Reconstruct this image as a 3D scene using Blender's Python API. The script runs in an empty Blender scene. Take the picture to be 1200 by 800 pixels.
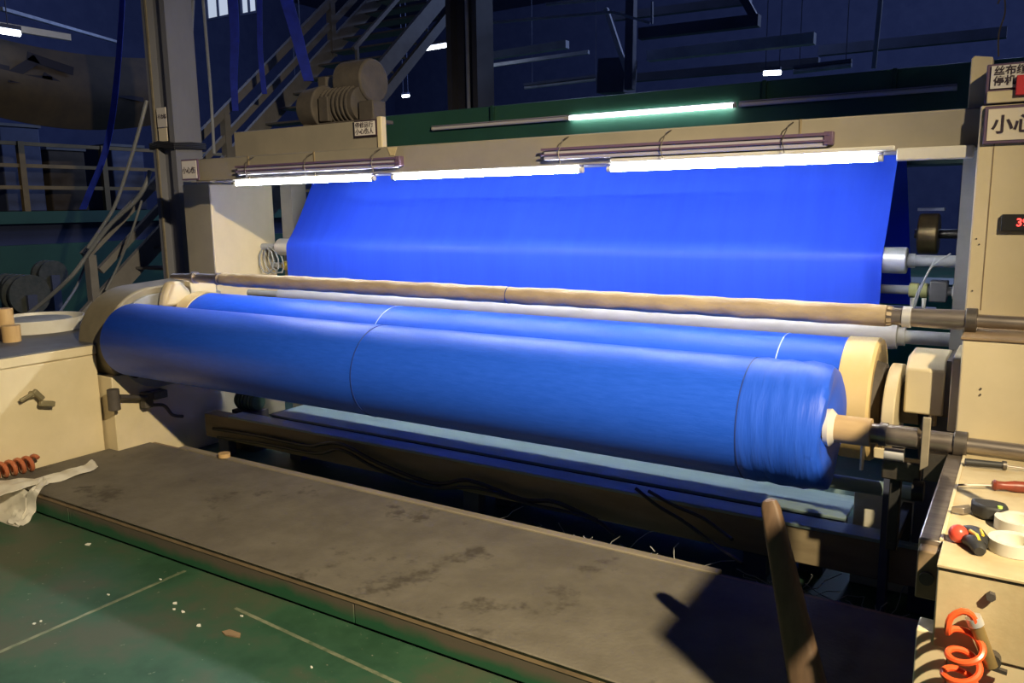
import bpy, bmesh, math, random
from mathutils import Vector, Matrix
random.seed(7)
sc = bpy.context.scene
COL = sc.collection
PI = math.pi

# ------------------------------------------------------------------ camera
F, YAW, PITCH, ROLL, EYE = 950.0, math.radians(32.5), math.radians(9.47), math.radians(-0.78), 1.6
FW = Vector((-math.sin(YAW)*math.cos(PITCH), math.cos(YAW)*math.cos(PITCH), -math.sin(PITCH)))
RT = Vector((math.cos(YAW), math.sin(YAW), 0.0)); UP = RT.cross(FW)
RT = RT*math.cos(ROLL) + UP*math.sin(ROLL); UP = RT.cross(FW)
cd = bpy.data.cameras.new('camera'); cam = bpy.data.objects.new('camera', cd); COL.objects.link(cam)
cd.sensor_width = 36.0; cd.lens = F/1200*36; cd.clip_start = 0.05; cd.clip_end = 200
M = Matrix((RT, UP, -FW)).transposed().to_4x4(); M.translation = Vector((0, 0, EYE)); cam.matrix_world = M
sc.camera = cam

# ------------------------------------------------------------------ world, lights, exposure
w = bpy.data.worlds.new('world'); sc.world = w; w.use_nodes = True
bg = w.node_tree.nodes['Background']; bg.inputs[0].default_value = (0.10, 0.16, 0.5, 1); bg.inputs[1].default_value = 0.075
ld = bpy.data.lights.new('yard_lamp', 'SPOT'); ld.energy = 1850; ld.color = (1.0, 0.82, 0.52); ld.shadow_soft_size = 0.05
ld.spot_size = math.radians(86); ld.spot_blend = 1.0
lo = bpy.data.objects.new('yard_lamp', ld); COL.objects.link(lo); lo.location = (1.6, 0.5, 3.37)
lo.rotation_euler = (Vector((-3.6, 2.35, 0.0)) - lo.location).to_track_quat('-Z', 'Y').to_euler()
for k, (x, y, z, e) in enumerate(((-7, 13, 7.2, 1100), (-15, 9, 7.0, 500), (0, 16, 7.2, 1200))):  # unseen blue fill lights, added to lift the dark hall background
    hd = bpy.data.lights.new('hall_fill', 'POINT'); hd.energy = e; hd.color = (0.45, 0.58, 1.0); hd.shadow_soft_size = 1.2
    ho = bpy.data.objects.new('hall_fill', hd); COL.objects.link(ho); ho.location = (x, y, z)
sc.view_settings.view_transform = 'Standard'; sc.view_settings.look = 'None'
sc.view_settings.exposure = 0.0; sc.view_settings.gamma = 1.0; sc.view_settings.use_curve_mapping = False
TUBE_E = 125.0

# ------------------------------------------------------------------ helpers
def at(px, py, Y):
    r = FW + RT*((px-600)/F) - UP*((py-400)/F)
    return Vector((0, 0, EYE)) + r*(Y/r.y)

MATS = {}
def mat(name, c, c2=None, scale=6.0, rough=0.6, metal=0.0, bump=0.0, bscale=40.0, stretch=(1,1,1), lo_=0.35, hi=0.65, spec=0.5,
        emit=None, trans=0.0, spots=None, sheen=0.0):
    m = bpy.data.materials.new(name); m.use_nodes = True; nt = m.node_tree; N = nt.nodes; L = nt.links
    b = N['Principled BSDF']; b.inputs['Roughness'].default_value = rough; b.inputs['Metallic'].default_value = metal
    b.inputs['Specular IOR Level'].default_value = spec
    b.inputs['Base Color'].default_value = (*c, 1)
    if sheen: b.inputs['Sheen Weight'].default_value = sheen
    tc = N.new('ShaderNodeTexCoord'); mp = N.new('ShaderNodeMapping'); L.new(tc.outputs['Object'], mp.inputs[0]); mp.inputs['Scale'].default_value = stretch
    col = None
    if c2:
        n = N.new('ShaderNodeTexNoise'); n.inputs['Scale'].default_value = scale; n.inputs['Detail'].default_value = 8; n.inputs['Roughness'].default_value = 0.62
        L.new(mp.outputs[0], n.inputs['Vector'])
        r = N.new('ShaderNodeValToRGB'); r.color_ramp.elements[0].position = lo_; r.color_ramp.elements[1].position = hi
        r.color_ramp.elements[0].color = (*c, 1); r.color_ramp.elements[1].color = (*c2, 1)
        L.new(n.outputs['Fac'], r.inputs[0]); col = r.outputs[0]
    if spots:
        sc_, th, sco = spots
        n2 = N.new('ShaderNodeTexNoise'); n2.inputs['Scale'].default_value = sc_; n2.inputs['Detail'].default_value = 5; n2.inputs['Roughness'].default_value = 0.7
        L.new(tc.outputs['Object'], n2.inputs['Vector'])
        r2 = N.new('ShaderNodeValToRGB'); r2.color_ramp.elements[0].position = th; r2.color_ramp.elements[1].position = th+0.08
        r2.color_ramp.elements[0].color = (0,0,0,1); r2.color_ramp.elements[1].color = (1,1,1,1); L.new(n2.outputs['Fac'], r2.inputs[0])
        mx = N.new('ShaderNodeMixRGB'); L.new(r2.outputs[0], mx.inputs[0]); mx.inputs[2].default_value = (*sco, 1)
        if col: L.new(col, mx.inputs[1])
        else: mx.inputs[1].default_value = (*c, 1)
        col = mx.outputs[0]
    if col: L.new(col, b.inputs['Base Color'])
    if bump:
        n3 = N.new('ShaderNodeTexNoise'); n3.inputs['Scale'].default_value = bscale; n3.inputs['Detail'].default_value = 4
        L.new(mp.outputs[0], n3.inputs['Vector'])
        bp = N.new('ShaderNodeBump'); bp.inputs['Strength'].default_value = bump; bp.inputs['Distance'].default_value = 0.01
        L.new(n3.outputs['Fac'], bp.inputs['Height']); L.new(bp.outputs[0], b.inputs['Normal'])
    if emit:
        b.inputs['Emission Color'].default_value = (*emit[0], 1); b.inputs['Emission Strength'].default_value = emit[1]
    if trans:
        t = N.new('ShaderNodeBsdfTranslucent'); t.inputs[0].default_value = (*c, 1)
        ms = N.new('ShaderNodeMixShader'); ms.inputs[0].default_value = trans
        out = N['Material Output']; L.new(b.outputs[0], ms.inputs[1]); L.new(t.outputs[0], ms.inputs[2]); L.new(ms.outputs[0], out.inputs[0])
    MATS[name] = m; return m

mat('cream', (0.62,0.53,0.34), (0.70,0.60,0.40), 3, rough=0.45, bump=0.05, bscale=30, spots=(5, 0.68, (0.42,0.33,0.19)))
mat('cream_worn', (0.60,0.50,0.31), (0.48,0.38,0.22), 7, rough=0.5, bump=0.08, spots=(9, 0.66, (0.26,0.20,0.11)))
mat('cream_white', (0.74,0.71,0.60), (0.68,0.64,0.50), 4, rough=0.45)
mat('beam_tan', (0.32,0.285,0.225), (0.27,0.245,0.20), 4, rough=0.5, spots=(7, 0.69, (0.26,0.22,0.15)))
mat('guard_olive', (0.24,0.205,0.135), (0.18,0.155,0.10), 6, rough=0.55)
mat('drum_yellow', (0.68,0.50,0.22), (0.74,0.56,0.28), 5, rough=0.5)
mat('blue_fabric', (0.016,0.095,0.70), (0.022,0.11,0.78), 14, rough=0.42, bump=0.10, bscale=60, stretch=(1,6,6), spec=0.18)
mat('blue_wrinkled', (0.018,0.095,0.70), (0.028,0.118,0.80), 9, rough=0.45, bump=0.45, bscale=9, stretch=(4,0.5,0.5), spec=0.3)
mat('blue_web', (0.025,0.085,0.78), (0.03,0.10,0.84), 3, rough=0.5, bump=0.03, bscale=20, stretch=(5,1,0.4), spec=0.3, trans=0.25)
mat('blue_line', (0.012,0.04,0.25), rough=0.7)
mat('pale_line', (0.55,0.65,0.9), rough=0.6)
mat('blue_rag', (0.02,0.05,0.60), (0.012,0.03,0.36), 6, rough=0.7)
mat('kraft', (0.52,0.37,0.19), (0.44,0.30,0.15), 8, rough=0.7, stretch=(0.6,3,3))
mat('kraft_wrap', (0.46,0.36,0.23), (0.34,0.26,0.17), 6, rough=0.6, bump=0.5, bscale=14, stretch=(0.8,2,2))
mat('steel', (0.42,0.37,0.33), (0.27,0.23,0.20), 12, rough=0.33, metal=0.75, stretch=(0.5,4,4))
mat('steel_dark', (0.10,0.09,0.085), (0.16,0.14,0.12), 14, rough=0.45, metal=0.7)
mat('chrome', (0.80,0.80,0.80), (0.68,0.68,0.70), 5, rough=0.38, metal=0.55, stretch=(0.4,4,4))
mat('rust', (0.055,0.048,0.045), (0.09,0.076,0.065), 9, rough=0.8, bump=0.2)
mat('rust_plate', (0.30,0.21,0.12), (0.20,0.14,0.085), 8, rough=0.7)
mat('white_roller', (0.33,0.33,0.35), (0.26,0.265,0.285), 7, rough=0.4, stretch=(0.6,3,3))
mat('grey_paint', (0.30,0.31,0.32), (0.24,0.25,0.26), 7, rough=0.5)
mat('stair_grey', (0.20,0.195,0.20), (0.16,0.155,0.16), 6, rough=0.6)
mat('grey_dark', (0.085,0.085,0.09), (0.12,0.12,0.125), 7, rough=0.6)
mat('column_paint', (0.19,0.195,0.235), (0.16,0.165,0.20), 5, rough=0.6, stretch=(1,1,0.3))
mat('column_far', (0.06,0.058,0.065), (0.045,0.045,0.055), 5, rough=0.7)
mat('teal_steel', (0.24,0.33,0.33), (0.19,0.27,0.28), 5, rough=0.5, stretch=(0.5,3,3))
mat('brown_steel', (0.30,0.24,0.145), (0.22,0.17,0.10), 6, rough=0.7, stretch=(0.4,2,2))
mat('green_paint', (0.028,0.10,0.07), (0.034,0.12,0.085), 3, rough=0.45)
mat('green_dark', (0.012,0.06,0.04), (0.016,0.075,0.05), 3, rough=0.55)
mat('pump_green', (0.03,0.09,0.06), (0.06,0.08,0.06), 9, rough=0.5)
mat('navy', (0.020,0.030,0.085), (0.030,0.040,0.10), 3, rough=0.8)
mat('navy_steel', (0.06,0.075,0.14), (0.045,0.055,0.10), 4, rough=0.7)
mat('pale_steel', (0.36,0.39,0.46), (0.26,0.28,0.35), 5, rough=0.6)
mat('mat_brown', (0.115,0.102,0.080), (0.16,0.144,0.115), 5, rough=0.85, bump=0.25, bscale=60, spots=(2.9, 0.60, (0.070,0.060,0.045)))
mat('trim_wood', (0.30,0.26,0.19), (0.22,0.19,0.14), 10, rough=0.7, stretch=(0.3,2,2))
mat('wood_post', (0.15,0.092,0.055), (0.10,0.062,0.038), 9, rough=0.6, stretch=(3,3,0.4))
mat('wood_block', (0.62,0.42,0.20), (0.52,0.34,0.15), 10, rough=0.6, stretch=(3,3,0.5))
mat('handle_red', (0.30,0.05,0.025), (0.10,0.04,0.03), 9, rough=0.4)
mat('white_plastic', (0.72,0.70,0.64), (0.64,0.61,0.53), 6, rough=0.4)
mat('film', (0.86,0.83,0.75), (0.78,0.75,0.66), 7, rough=0.35, bump=0.3, bscale=18, trans=0.2)
mat('film_grey', (0.36,0.38,0.38), (0.50,0.52,0.52), 7, rough=0.35, bump=0.4, bscale=18)
mat('orange_hose', (0.85,0.11,0.03), rough=0.3)
mat('copper_hose', (0.50,0.16,0.07), (0.42,0.13,0.06), 9, rough=0.3)
mat('brass', (0.42,0.30,0.12), (0.30,0.21,0.09), 12, rough=0.4, metal=0.6)
mat('olive_tap', (0.22,0.19,0.11), (0.30,0.26,0.15), 16, rough=0.5, metal=0.3)
mat('black', (0.012,0.012,0.013), rough=0.5)
mat('black_rubber', (0.022,0.022,0.024), (0.035,0.035,0.035), 12, rough=0.55)
mat('yellow', (0.75,0.55,0.05), rough=0.45)
mat('hose_grey', (0.19,0.20,0.22), (0.14,0.15,0.17), 6, rough=0.5)
mat('reel_dark', (0.035,0.045,0.042), (0.07,0.075,0.07), 11, rough=0.6, bump=0.3)
mat('cabinet_green', (0.018,0.22,0.12), (0.022,0.25,0.14), 3, rough=0.45)
mat('coupling_olive', (0.42,0.42,0.16), (0.30,0.30,0.12), 12, rough=0.5)
mat('lime', (0.55,0.85,0.15), rough=0.4)
mat('red', (0.65,0.04,0.05), rough=0.4)
mat('red_ball', (0.70,0.08,0.05), rough=0.3)
mat('sign_white', (0.72,0.68,0.66), rough=0.5)
mat('sign_cream', (0.74,0.66,0.52), rough=0.5)
mat('sign_purple', (0.13,0.08,0.14), rough=0.5)
mat('ink', (0.03,0.015,0.03), rough=0.6)
mat('housing_lilac', (0.46,0.44,0.52), (0.40,0.38,0.45), 4, rough=0.45)
mat('tube_dead', (0.72,0.70,0.72), rough=0.35)
mat('tube_lit', (0.9,0.9,0.9), emit=((0.93,0.97,1.0), TUBE_E))
mat('tube_lit_green', (0.9,0.9,0.9), emit=((0.90,1.0,0.95), 16.0))
mat('tube_far', (0.9,0.9,0.9), emit=((0.85,0.92,1.0), 9.0))
mat('window_glow', (0.5,0.5,0.5), emit=((0.75,0.85,1.0), 0.55))
mat('digits', (0.2,0,0), emit=((1.0,0.05,0.04), 4.0))
mat('cable', (0.02,0.02,0.024), rough=0.5)
mat('string', (0.35,0.36,0.36), rough=0.8)
mat('rail_yellow', (0.22,0.15,0.05), (0.16,0.11,0.04), 5, rough=0.6)
mat('banner_tan', (0.075,0.058,0.04), (0.05,0.04,0.034), 4, rough=0.9)
mat('banner_ink', (0.015,0.015,0.03), rough=0.9)
mat('scrap_white', (0.75,0.75,0.68), rough=0.7)
mat('paint_line', (0.22,0.24,0.16), (0.07,0.11,0.06), 16, rough=0.6)

# green painted floor with dirt and dusty strip near the platform
def floor_mat():
    m = bpy.data.materials.new('floor_green'); m.use_nodes = True; nt = m.node_tree; N = nt.nodes; L = nt.links; b = N['Principled BSDF']
    tc = N.new('ShaderNodeTexCoord')
    n = N.new('ShaderNodeTexNoise'); n.inputs['Scale'].default_value = 2.2; n.inputs['Detail'].default_value = 10; n.inputs['Roughness'].default_value = 0.65; L.new(tc.outputs['Object'], n.inputs['Vector'])
    r = N.new('ShaderNodeValToRGB'); e = r.color_ramp.elements
    e[0].position = 0.36; e[0].color = (0.018,0.062,0.032,1); e[1].position = 0.62; e[1].color = (0.065,0.082,0.052,1)
    k = r.color_ramp.elements.new(0.48); k.color = (0.030,0.088,0.048,1)
    L.new(n.outputs['Fac'], r.inputs[0])
    n2 = N.new('ShaderNodeTexNoise'); n2.inputs['Scale'].default_value = 38; n2.inputs['Detail'].default_value = 3; L.new(tc.outputs['Object'], n2.inputs['Vector'])
    r2 = N.new('ShaderNodeValToRGB'); r2.color_ramp.elements[0].position = 0.70; r2.color_ramp.elements[1].position = 0.76
    L.new(n2.outputs['Fac'], r2.inputs[0])
    mx = N.new('ShaderNodeMixRGB'); L.new(r2.outputs[0], mx.inputs[0]); L.new(r.outputs[0], mx.inputs[1]); mx.inputs[2].default_value = (0.20,0.22,0.16,1)
    L.new(mx.outputs[0], b.inputs['Base Color']); b.inputs['Roughness'].default_value = 0.6
    bp = N.new('ShaderNodeBump'); bp.inputs['Strength'].default_value = 0.12; bp.inputs['Distance'].default_value = 0.01; L.new(n.outputs['Fac'], bp.inputs['Height']); L.new(bp.outputs[0], b.inputs['Normal'])
    MATS['floor_green'] = m
floor_mat()
# platform front boards: brown scuffed paint above an older green coat along the foot
def board_mat():
    m = bpy.data.materials.new('board_paint'); m.use_nodes = True; nt = m.node_tree; N = nt.nodes; L = nt.links; b = N['Principled BSDF']
    g = N.new('ShaderNodeNewGeometry'); s = N.new('ShaderNodeSeparateXYZ'); L.new(g.outputs['Position'], s.inputs[0])
    n = N.new('ShaderNodeTexNoise'); n.inputs['Scale'].default_value = 5; n.inputs['Detail'].default_value = 7; L.new(g.outputs['Position'], n.inputs['Vector'])
    ad = N.new('ShaderNodeMath'); ad.operation = 'MULTIPLY_ADD'; L.new(n.outputs['Fac'], ad.inputs[0]); ad.inputs[1].default_value = 0.10; L.new(s.outputs['Z'], ad.inputs[2])
    r = N.new('ShaderNodeValToRGB'); e = r.color_ramp.elements; e[0].position = 0.085; e[0].color = (0.018,0.10,0.045,1); e[1].position = 0.125; e[1].color = (0.115,0.095,0.07,1)
    L.new(ad.outputs[0], r.inputs[0]); L.new(r.outputs[0], b.inputs['Base Color']); b.inputs['Roughness'].default_value = 0.7
    MATS['board_paint'] = m
board_mat()

def wloc(o):
    v = Vector((0,0,0))
    while o: v += o.location; o = o.parent
    return v

class MB:
    def __init__(s): s.v = []; s.f = []
    def add(s, vs, fs):
        o = len(s.v); s.v += [Vector(p) for p in vs]; s.f += [tuple(i+o for i in f) for f in fs]; return s
    def box(s, x0, x1, y0, y1, z0, z1):
        return s.add([(x0,y0,z0),(x1,y0,z0),(x1,y1,z0),(x0,y1,z0),(x0,y0,z1),(x1,y0,z1),(x1,y1,z1),(x0,y1,z1)],
                     [(0,3,2,1),(4,5,6,7),(0,1,5,4),(1,2,6,5),(2,3,7,6),(3,0,4,7)])
    def bar(s, a, b, wd, ht, up=(0,0,1)):
        a, b = Vector(a), Vector(b); d = (b-a).normalized(); u = Vector(up); r = d.cross(u)
        if r.length < 1e-4: r = d.cross(Vector((1,0,0)))
        r.normalize(); u = r.cross(d); r = r*(wd/2); u = u*(ht/2)
        vs = [a-r-u, a+r-u, a+r+u, a-r+u, b-r-u, b+r-u, b+r+u, b-r+u]
        return s.add(vs, [(0,1,2,3)[::-1],(4,5,6,7),(0,1,5,4),(1,2,6,5),(2,3,7,6),(3,0,4,7)])
    def cyl(s, a, b, r0, r1=None, n=20, caps=True):
        r1 = r0 if r1 is None else r1; a, b = Vector(a), Vector(b); d = (b-a).normalized()
        x = d.orthogonal().normalized(); y = d.cross(x)
        vs = [a+(x*math.cos(t)+y*math.sin(t))*r0 for t in [2*PI*i/n for i in range(n)]] + [b+(x*math.cos(t)+y*math.sin(t))*r1 for t in [2*PI*i/n for i in range(n)]]
        fs = [(i,(i+1)%n,n+(i+1)%n,n+i) for i in range(n)]
        if caps: fs += [tuple(range(n))[::-1], tuple(range(n,2*n))]
        return s.add(vs, fs)
    def lathe(s, c, axis, prof, n=48):
        c = Vector(c); d = Vector(axis).normalized(); x = d.orthogonal().normalized(); y = d.cross(x); k = len(prof)
        vs = []
        for i in range(n):
            t = 2*PI*i/n; e = x*math.cos(t)+y*math.sin(t)
            vs += [c+d*p[0]+e*p[1] for p in prof]
        fs = []
        for i in range(n):
            j = (i+1)%n
            for q in range(k-1): fs.append((i*k+q, j*k+q, j*k+q+1, i*k+q+1))
        if prof[0][1] > 1e-5: fs.append(tuple(i*k for i in range(n))[::-1])
        if prof[-1][1] > 1e-5: fs.append(tuple(i*k+k-1 for i in range(n)))
        return s.add(vs, fs)
    def tube(s, pts, r, n=8, closed=False):
        pts = [Vector(p) for p in pts]; k = len(pts); vs = []; fs = []
        x = None
        for i, p in enumerate(pts):
            d = ((pts[(i+1)%k] if (closed or i < k-1) else p) - (pts[i-1] if (closed or i > 0) else p)).normalized()
            x = d.orthogonal().normalized() if x is None else (x - d*x.dot(d)).normalized()
            y = d.cross(x); rr = r(i/(k-1)) if callable(r) else r
            vs += [p+(x*math.cos(2*PI*j/n)+y*math.sin(2*PI*j/n))*rr for j in range(n)]
        for i in range(k if closed else k-1):
            a, b = i*n, ((i+1)%k)*n
            fs += [(a+j, a+(j+1)%n, b+(j+1)%n, b+j) for j in range(n)]
        if not closed: fs += [tuple(range(n))[::-1], tuple(range((k-1)*n, k*n))]
        return s.add(vs, fs)
    def prism(s, poly, a, b, axis='x'):
        n = len(poly)
        mk = {'x': lambda p, t: (t, p[0], p[1]), 'y': lambda p, t: (p[0], t, p[1]), 'z': lambda p, t: (p[0], p[1], t)}[axis]
        return s.add([mk(p, a) for p in poly] + [mk(p, b) for p in poly], [tuple(range(n)), tuple(range(n, 2*n))[::-1]] + [(i, n+i, n+(i+1)%n, (i+1)%n) for i in range(n)])
    def ball(s, c, r, sx=1, sy=1, sz=1, n=16):
        prof = [(-math.cos(PI*i/10), math.sin(PI*i/10)) for i in range(11)]
        o = len(s.v); s.lathe((0,0,0), (0,0,1), [(p[0]*r, max(p[1]*r, 0)) for p in prof], n)
        for i in range(o, len(s.v)): v = s.v[i]; s.v[i] = Vector((c[0]+v.x*sx, c[1]+v.y*sy, c[2]+v.z*sz))
        return s
    def rot(s, c, axis, ang):
        R = Matrix.Rotation(ang, 3, axis); c = Vector(c); s.v = [c + R@(v-c) for v in s.v]; return s
    def build(s, name, m, parent=None, bev=0.0, smooth=True):
        lo_ = Vector((min(v.x for v in s.v), min(v.y for v in s.v), min(v.z for v in s.v))); hi = Vector((max(v.x for v in s.v), max(v.y for v in s.v), max(v.z for v in s.v)))
        base = wloc(parent) if parent else Vector(((lo_.x+hi.x)/2, (lo_.y+hi.y)/2, lo_.z))
        me = bpy.data.meshes.new(name); me.from_pydata([v-base for v in s.v], [], s.f); 
        bm = bmesh.new(); bm.from_mesh(me); bmesh.ops.remove_doubles(bm, verts=bm.verts, dist=1e-6); bmesh.ops.recalc_face_normals(bm, faces=bm.faces); bm.to_mesh(me); bm.free()
        if smooth:
            for p in me.polygons: p.use_smooth = True
            me.set_sharp_from_angle(angle=math.radians(38))
        me.materials.append(MATS[m]); o = bpy.data.objects.new(name, me); COL.objects.link(o)
        if parent: o.parent = parent
        else: o.location = base
        if bev:
            b = o.modifiers.new('bevel', 'BEVEL'); b.width = bev; b.segments = 2; b.limit_method = 'ANGLE'; b.angle_limit = math.radians(40)
        return o
def box(*a): return MB().box(*a)
def cyl(*a, **k): return MB().cyl(*a, **k)
def thing(name, loc, label, cat, group=None, kind=None):
    o = bpy.data.objects.new(name, None); COL.objects.link(o); o.location = loc; o.empty_display_size = 0.05
    return tag(o, label, cat, group, kind)
def tag(o, label=None, cat=None, group=None, kind=None):
    if label: o['label'] = label
    if cat: o['category'] = cat
    if group: o['group'] = group
    if kind: o['kind'] = kind
    return o
def copy_tree(o, dx=(0,0,0), parent=None):
    c = o.copy(); COL.objects.link(c); c.parent = parent
    if parent is None: c.location = o.location + Vector(dx)
    for ch in [k for k in bpy.data.objects if k.parent == o]: copy_tree(ch, (0,0,0), c)
    return c
def text(s, x, y, z, size, m, parent, name='lettering', face='-y', bold=0.0, depth=0.0015, vertical=False):
    cu = bpy.data.curves.new('t', 'FONT'); cu.body = s; cu.size = size; cu.offset = bold; cu.extrude = depth; cu.space_line = 1.0
    t = bpy.data.objects.new('t', cu); COL.objects.link(t)
    dg = bpy.context.evaluated_depsgraph_get(); me = bpy.data.meshes.new_from_object(t.evaluated_get(dg))
    bpy.data.objects.remove(t); bpy.data.curves.remove(cu)
    base = wloc(parent)
    for v in me.vertices:
        p = v.co.copy(); v.co = Vector((x+p.x, y-p.z, z+p.y)) - base
    me.name = name; me.materials.clear(); me.materials.append(MATS[m])
    o = bpy.data.objects.new(name, me); COL.objects.link(o); o.parent = parent; return o
def ribbon(pts, wd, th, side):
    """a cloth strip along pts, wd wide along the vector side, th thick"""
    pts = [Vector(p) for p in pts]; side = Vector(side).normalized(); b = MB(); vs = []; fs = []; k = len(pts)
    for i, p in enumerate(pts):
        d = (pts[min(i+1,k-1)]-pts[max(i-1,0)]).normalized(); n = d.cross(side).normalized()*(th/2); ww = (wd(i/(k-1)) if callable(wd) else wd)/2
        vs += [p-side*ww-n, p+side*ww-n, p+side*ww+n, p-side*ww+n]
    for i in range(k-1):
        a, c = i*4, i*4+4
        fs += [(a+j, a+(j+1)%4, c+(j+1)%4, c+j) for j in range(4)]
    fs += [(0,1,2,3), ((k-1)*4+3,(k-1)*4+2,(k-1)*4+1,(k-1)*4)]
    return b.add(vs, fs)
def smooth_path(pts, n=8):
    pts = [Vector(p) for p in pts]; out = []
    for i in range(len(pts)-1):
        p0, p1, p2, p3 = pts[max(i-1,0)], pts[i], pts[i+1], pts[min(i+2, len(pts)-1)]
        for k in range(n):
            t = k/n; out.append(0.5*((2*p1)+(p2-p0)*t+(2*p0-5*p1+4*p2-p3)*t*t+(3*p1-p0-3*p2+p3)*t**3))
    return out+[pts[-1]]

# ================================================================== SETTING
fl = tag(box(-22, 8, -6, 26, -0.1, 0).build('floor', 'floor_green', smooth=False), 'green painted concrete floor with scuffs and faded lines', 'floor', kind='structure')
box(-3.109, -3.091, -3.0, 2.10, 0.0, 0.0012).build('paint_line', 'paint_line', fl, smooth=False)
MB().bar((-2.62,1.985,0.0006), (-0.9,1.87,0.0006), 0.016, 0.0012).build('paint_line', 'paint_line', fl, smooth=False)
tag(box(-22, 8, 26, 26.2, 0, 9).build('wall_back', 'navy', smooth=False), 'dark far end wall of the factory hall', 'wall', kind='structure')
tag(box(-22.2, -22, -6, 26, 0, 9).build('wall_left', 'navy', smooth=False), 'dark left wall of the factory hall', 'wall', kind='structure')
tag(box(-22, 8, 1.5, 26, 8.6, 8.8).build('ceiling', 'navy', smooth=False), 'dark roof high above the machine', 'ceiling', kind='structure')

# platform
pf = thing('operator_platform', (-2.5, 2.6, 0), 'long low brown platform along the front of the winding machine', 'platform')
box(-4.78, -0.2, 2.127, 3.03, 0.10, 0.128).build('deck', 'rust_plate', pf)
box(-4.78, -0.2, 2.119, 3.0, 0.128, 0.135).build('rubber_mat', 'mat_brown', pf, bev=0.004)
for a, b in ((-4.78, -4.092), (-4.088, -2.1), (-2.096, -0.2)):
    box(a, b, 2.13, 2.165, 0.012, 0.127).build('front_board', 'board_paint', pf, bev=0.003)
box(-4.4, -0.95, 3.004, 3.05, 0.09, 0.141).build('back_trim', 'trim_wood', pf, bev=0.004)
for x in (-4.4, -3.0, -1.6, -0.5):
    box(x-0.04, x+0.04, 2.3, 2.9, 0, 0.10).build('bearer', 'brown_steel', pf)

# ================================================================== FRONT ROLL
def lathe_x(y, z, prof, n=72): return MB().lathe((0, y, z), (1, 0, 0), prof, n)
RY, RZ, RR = 2.88, 0.83, 0.22
fr = thing('fabric_roll', (-2.55, RY, 0.61), 'full roll of blue fabric on the front shaft, nearest the platform', 'fabric roll')
XL, XR = -4.58, -0.52
lathe_x(RY, RZ, [(XL+0.02,0.06),(XL+0.012,0.12),(XL,0.19),(XL+0.004,0.208),(XL+0.02,RR),(-2.6,RR),(-2.574,RR)], 96).build('fabric', 'blue_fabric', fr)
lathe_x(RY, RZ, [(-2.570,RR),(-1.5,RR+0.001),(-0.80,RR+0.001)], 96).build('fabric', 'blue_fabric', fr)
def wrinkled_end():
    n = 120; prof = [(-0.797,0),(-0.76,0.003),(-0.72,-0.002),(-0.68,0.003),(-0.64,-0.001),(-0.60,0.002),(-0.57,-0.003),(-0.545,-0.004),(-0.528,-0.012),(-0.522,-0.03),(-0.53,-0.07),(-0.543,-0.12),(-0.548,-0.165)]
    b = MB(); vs = []; fs = []; k = len(prof)
    for i in range(n):
        t = 2*PI*i/n
        for q, (x, d) in enumerate(prof):
            s = min(q, 6)/6; wob = 0.0022*s*math.sin(5*t+q*1.3)+0.0015*s*math.sin(11*t+q*2.1)
            r = RR+0.001+d+wob; b_ = (RY+r*math.cos(t), RZ+r*math.sin(t)); vs.append((x+0.006*s*math.sin(3*t+1), b_[0], b_[1]))
    for i in range(n):
        j = (i+1)%n; fs += [(i*k+q, j*k+q, j*k+q+1, i*k+q+1) for q in range(k-1)]
    return b.add(vs, fs)
wrinkled_end().build('fabric_end', 'blue_wrinkled', fr)
for x in (-2.572, -0.7985):
    lathe_x(RY, RZ, [(x-0.0022,RR-0.004),(x-0.0022,RR+0.0022),(x+0.0022,RR+0.0022),(x+0.0022,RR-0.004)], 96).build('seam_line', 'blue_line', fr)
lathe_x(RY, RZ, [(-0.548,0.050),(-0.548,0.064),(-0.532,0.066),(-0.522,0.056),(-0.515,0.0495)], 40).build('paper_collar', 'white_plastic', fr)
lathe_x(RY, RZ, [(-4.62,0.030),(-4.62,0.048),(-0.402,0.048),(-0.402,0.034)], 40).build('core_tube', 'kraft', fr)
sh = lathe_x(RY, RZ, [(-4.9,0),(-4.9,0.024),(-4.64,0.024),(-4.64,0.033),(-0.376,0.033),(-0.376,0.040),(-0.352,0.040),(-0.352,0.036),(-0.262,0.036),(-0.25,0.024),(-0.235,0.024),(-0.225,0.033),(-0.158,0.033),(-0.158,0.024),(0.62,0.024),(0.62,0)], 32).build('shaft', 'steel', fr)
lathe_x(RY, RZ, [(-0.157,0.026),(-0.157,0.041),(-0.118,0.041),(-0.118,0.026)], 32).build('shaft_collar', 'steel_dark', fr, bev=0.003)

# drum behind
DY, DZ, DR = 3.332, 0.845, 0.231
dm = thing('winding_drum', (-2.5, DY, 0.61), 'blue covered winding drum with yellow rims behind the front roll', 'drum')
lathe_x(DY, DZ, [(-4.42,0.1),(-4.42,DR),(-0.565,DR),(-0.565,0.1)], 96).build('fabric', 'blue_fabric', dm)
for x in (-2.86, -0.80):
    lathe_x(DY, DZ, [(x-0.002,DR-0.004),(x-0.002,DR+0.002),(x+0.002,DR+0.002),(x+0.002,DR-0.004)], 96).build('seam_line', 'pale_line', dm)
lathe_x(DY, DZ, [(-0.563,0.05),(-0.563,DR+0.006),(-0.457,DR+0.008),(-0.447,DR),(-0.447,0.19),(-0.46,0.17),(-0.46,0.05)], 72).build('rim', 'drum_yellow', dm)
lathe_x(DY, DZ, [(-4.53,0.05),(-4.53,0.19),(-4.53,DR),(-4.52,DR+0.008),(-4.422,DR+0.006),(-4.422,0.05)], 72).build('rim', 'drum_yellow', dm)
lathe_x(DY, DZ, [(-0.459,0.02),(-0.459,0.15),(-0.425,0.14),(-0.415,0.08),(-0.30,0.08),(-0.30,0.04),(-0.2,0.04),(-0.2,0)], 48).build('hub', 'rust', dm)
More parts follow.
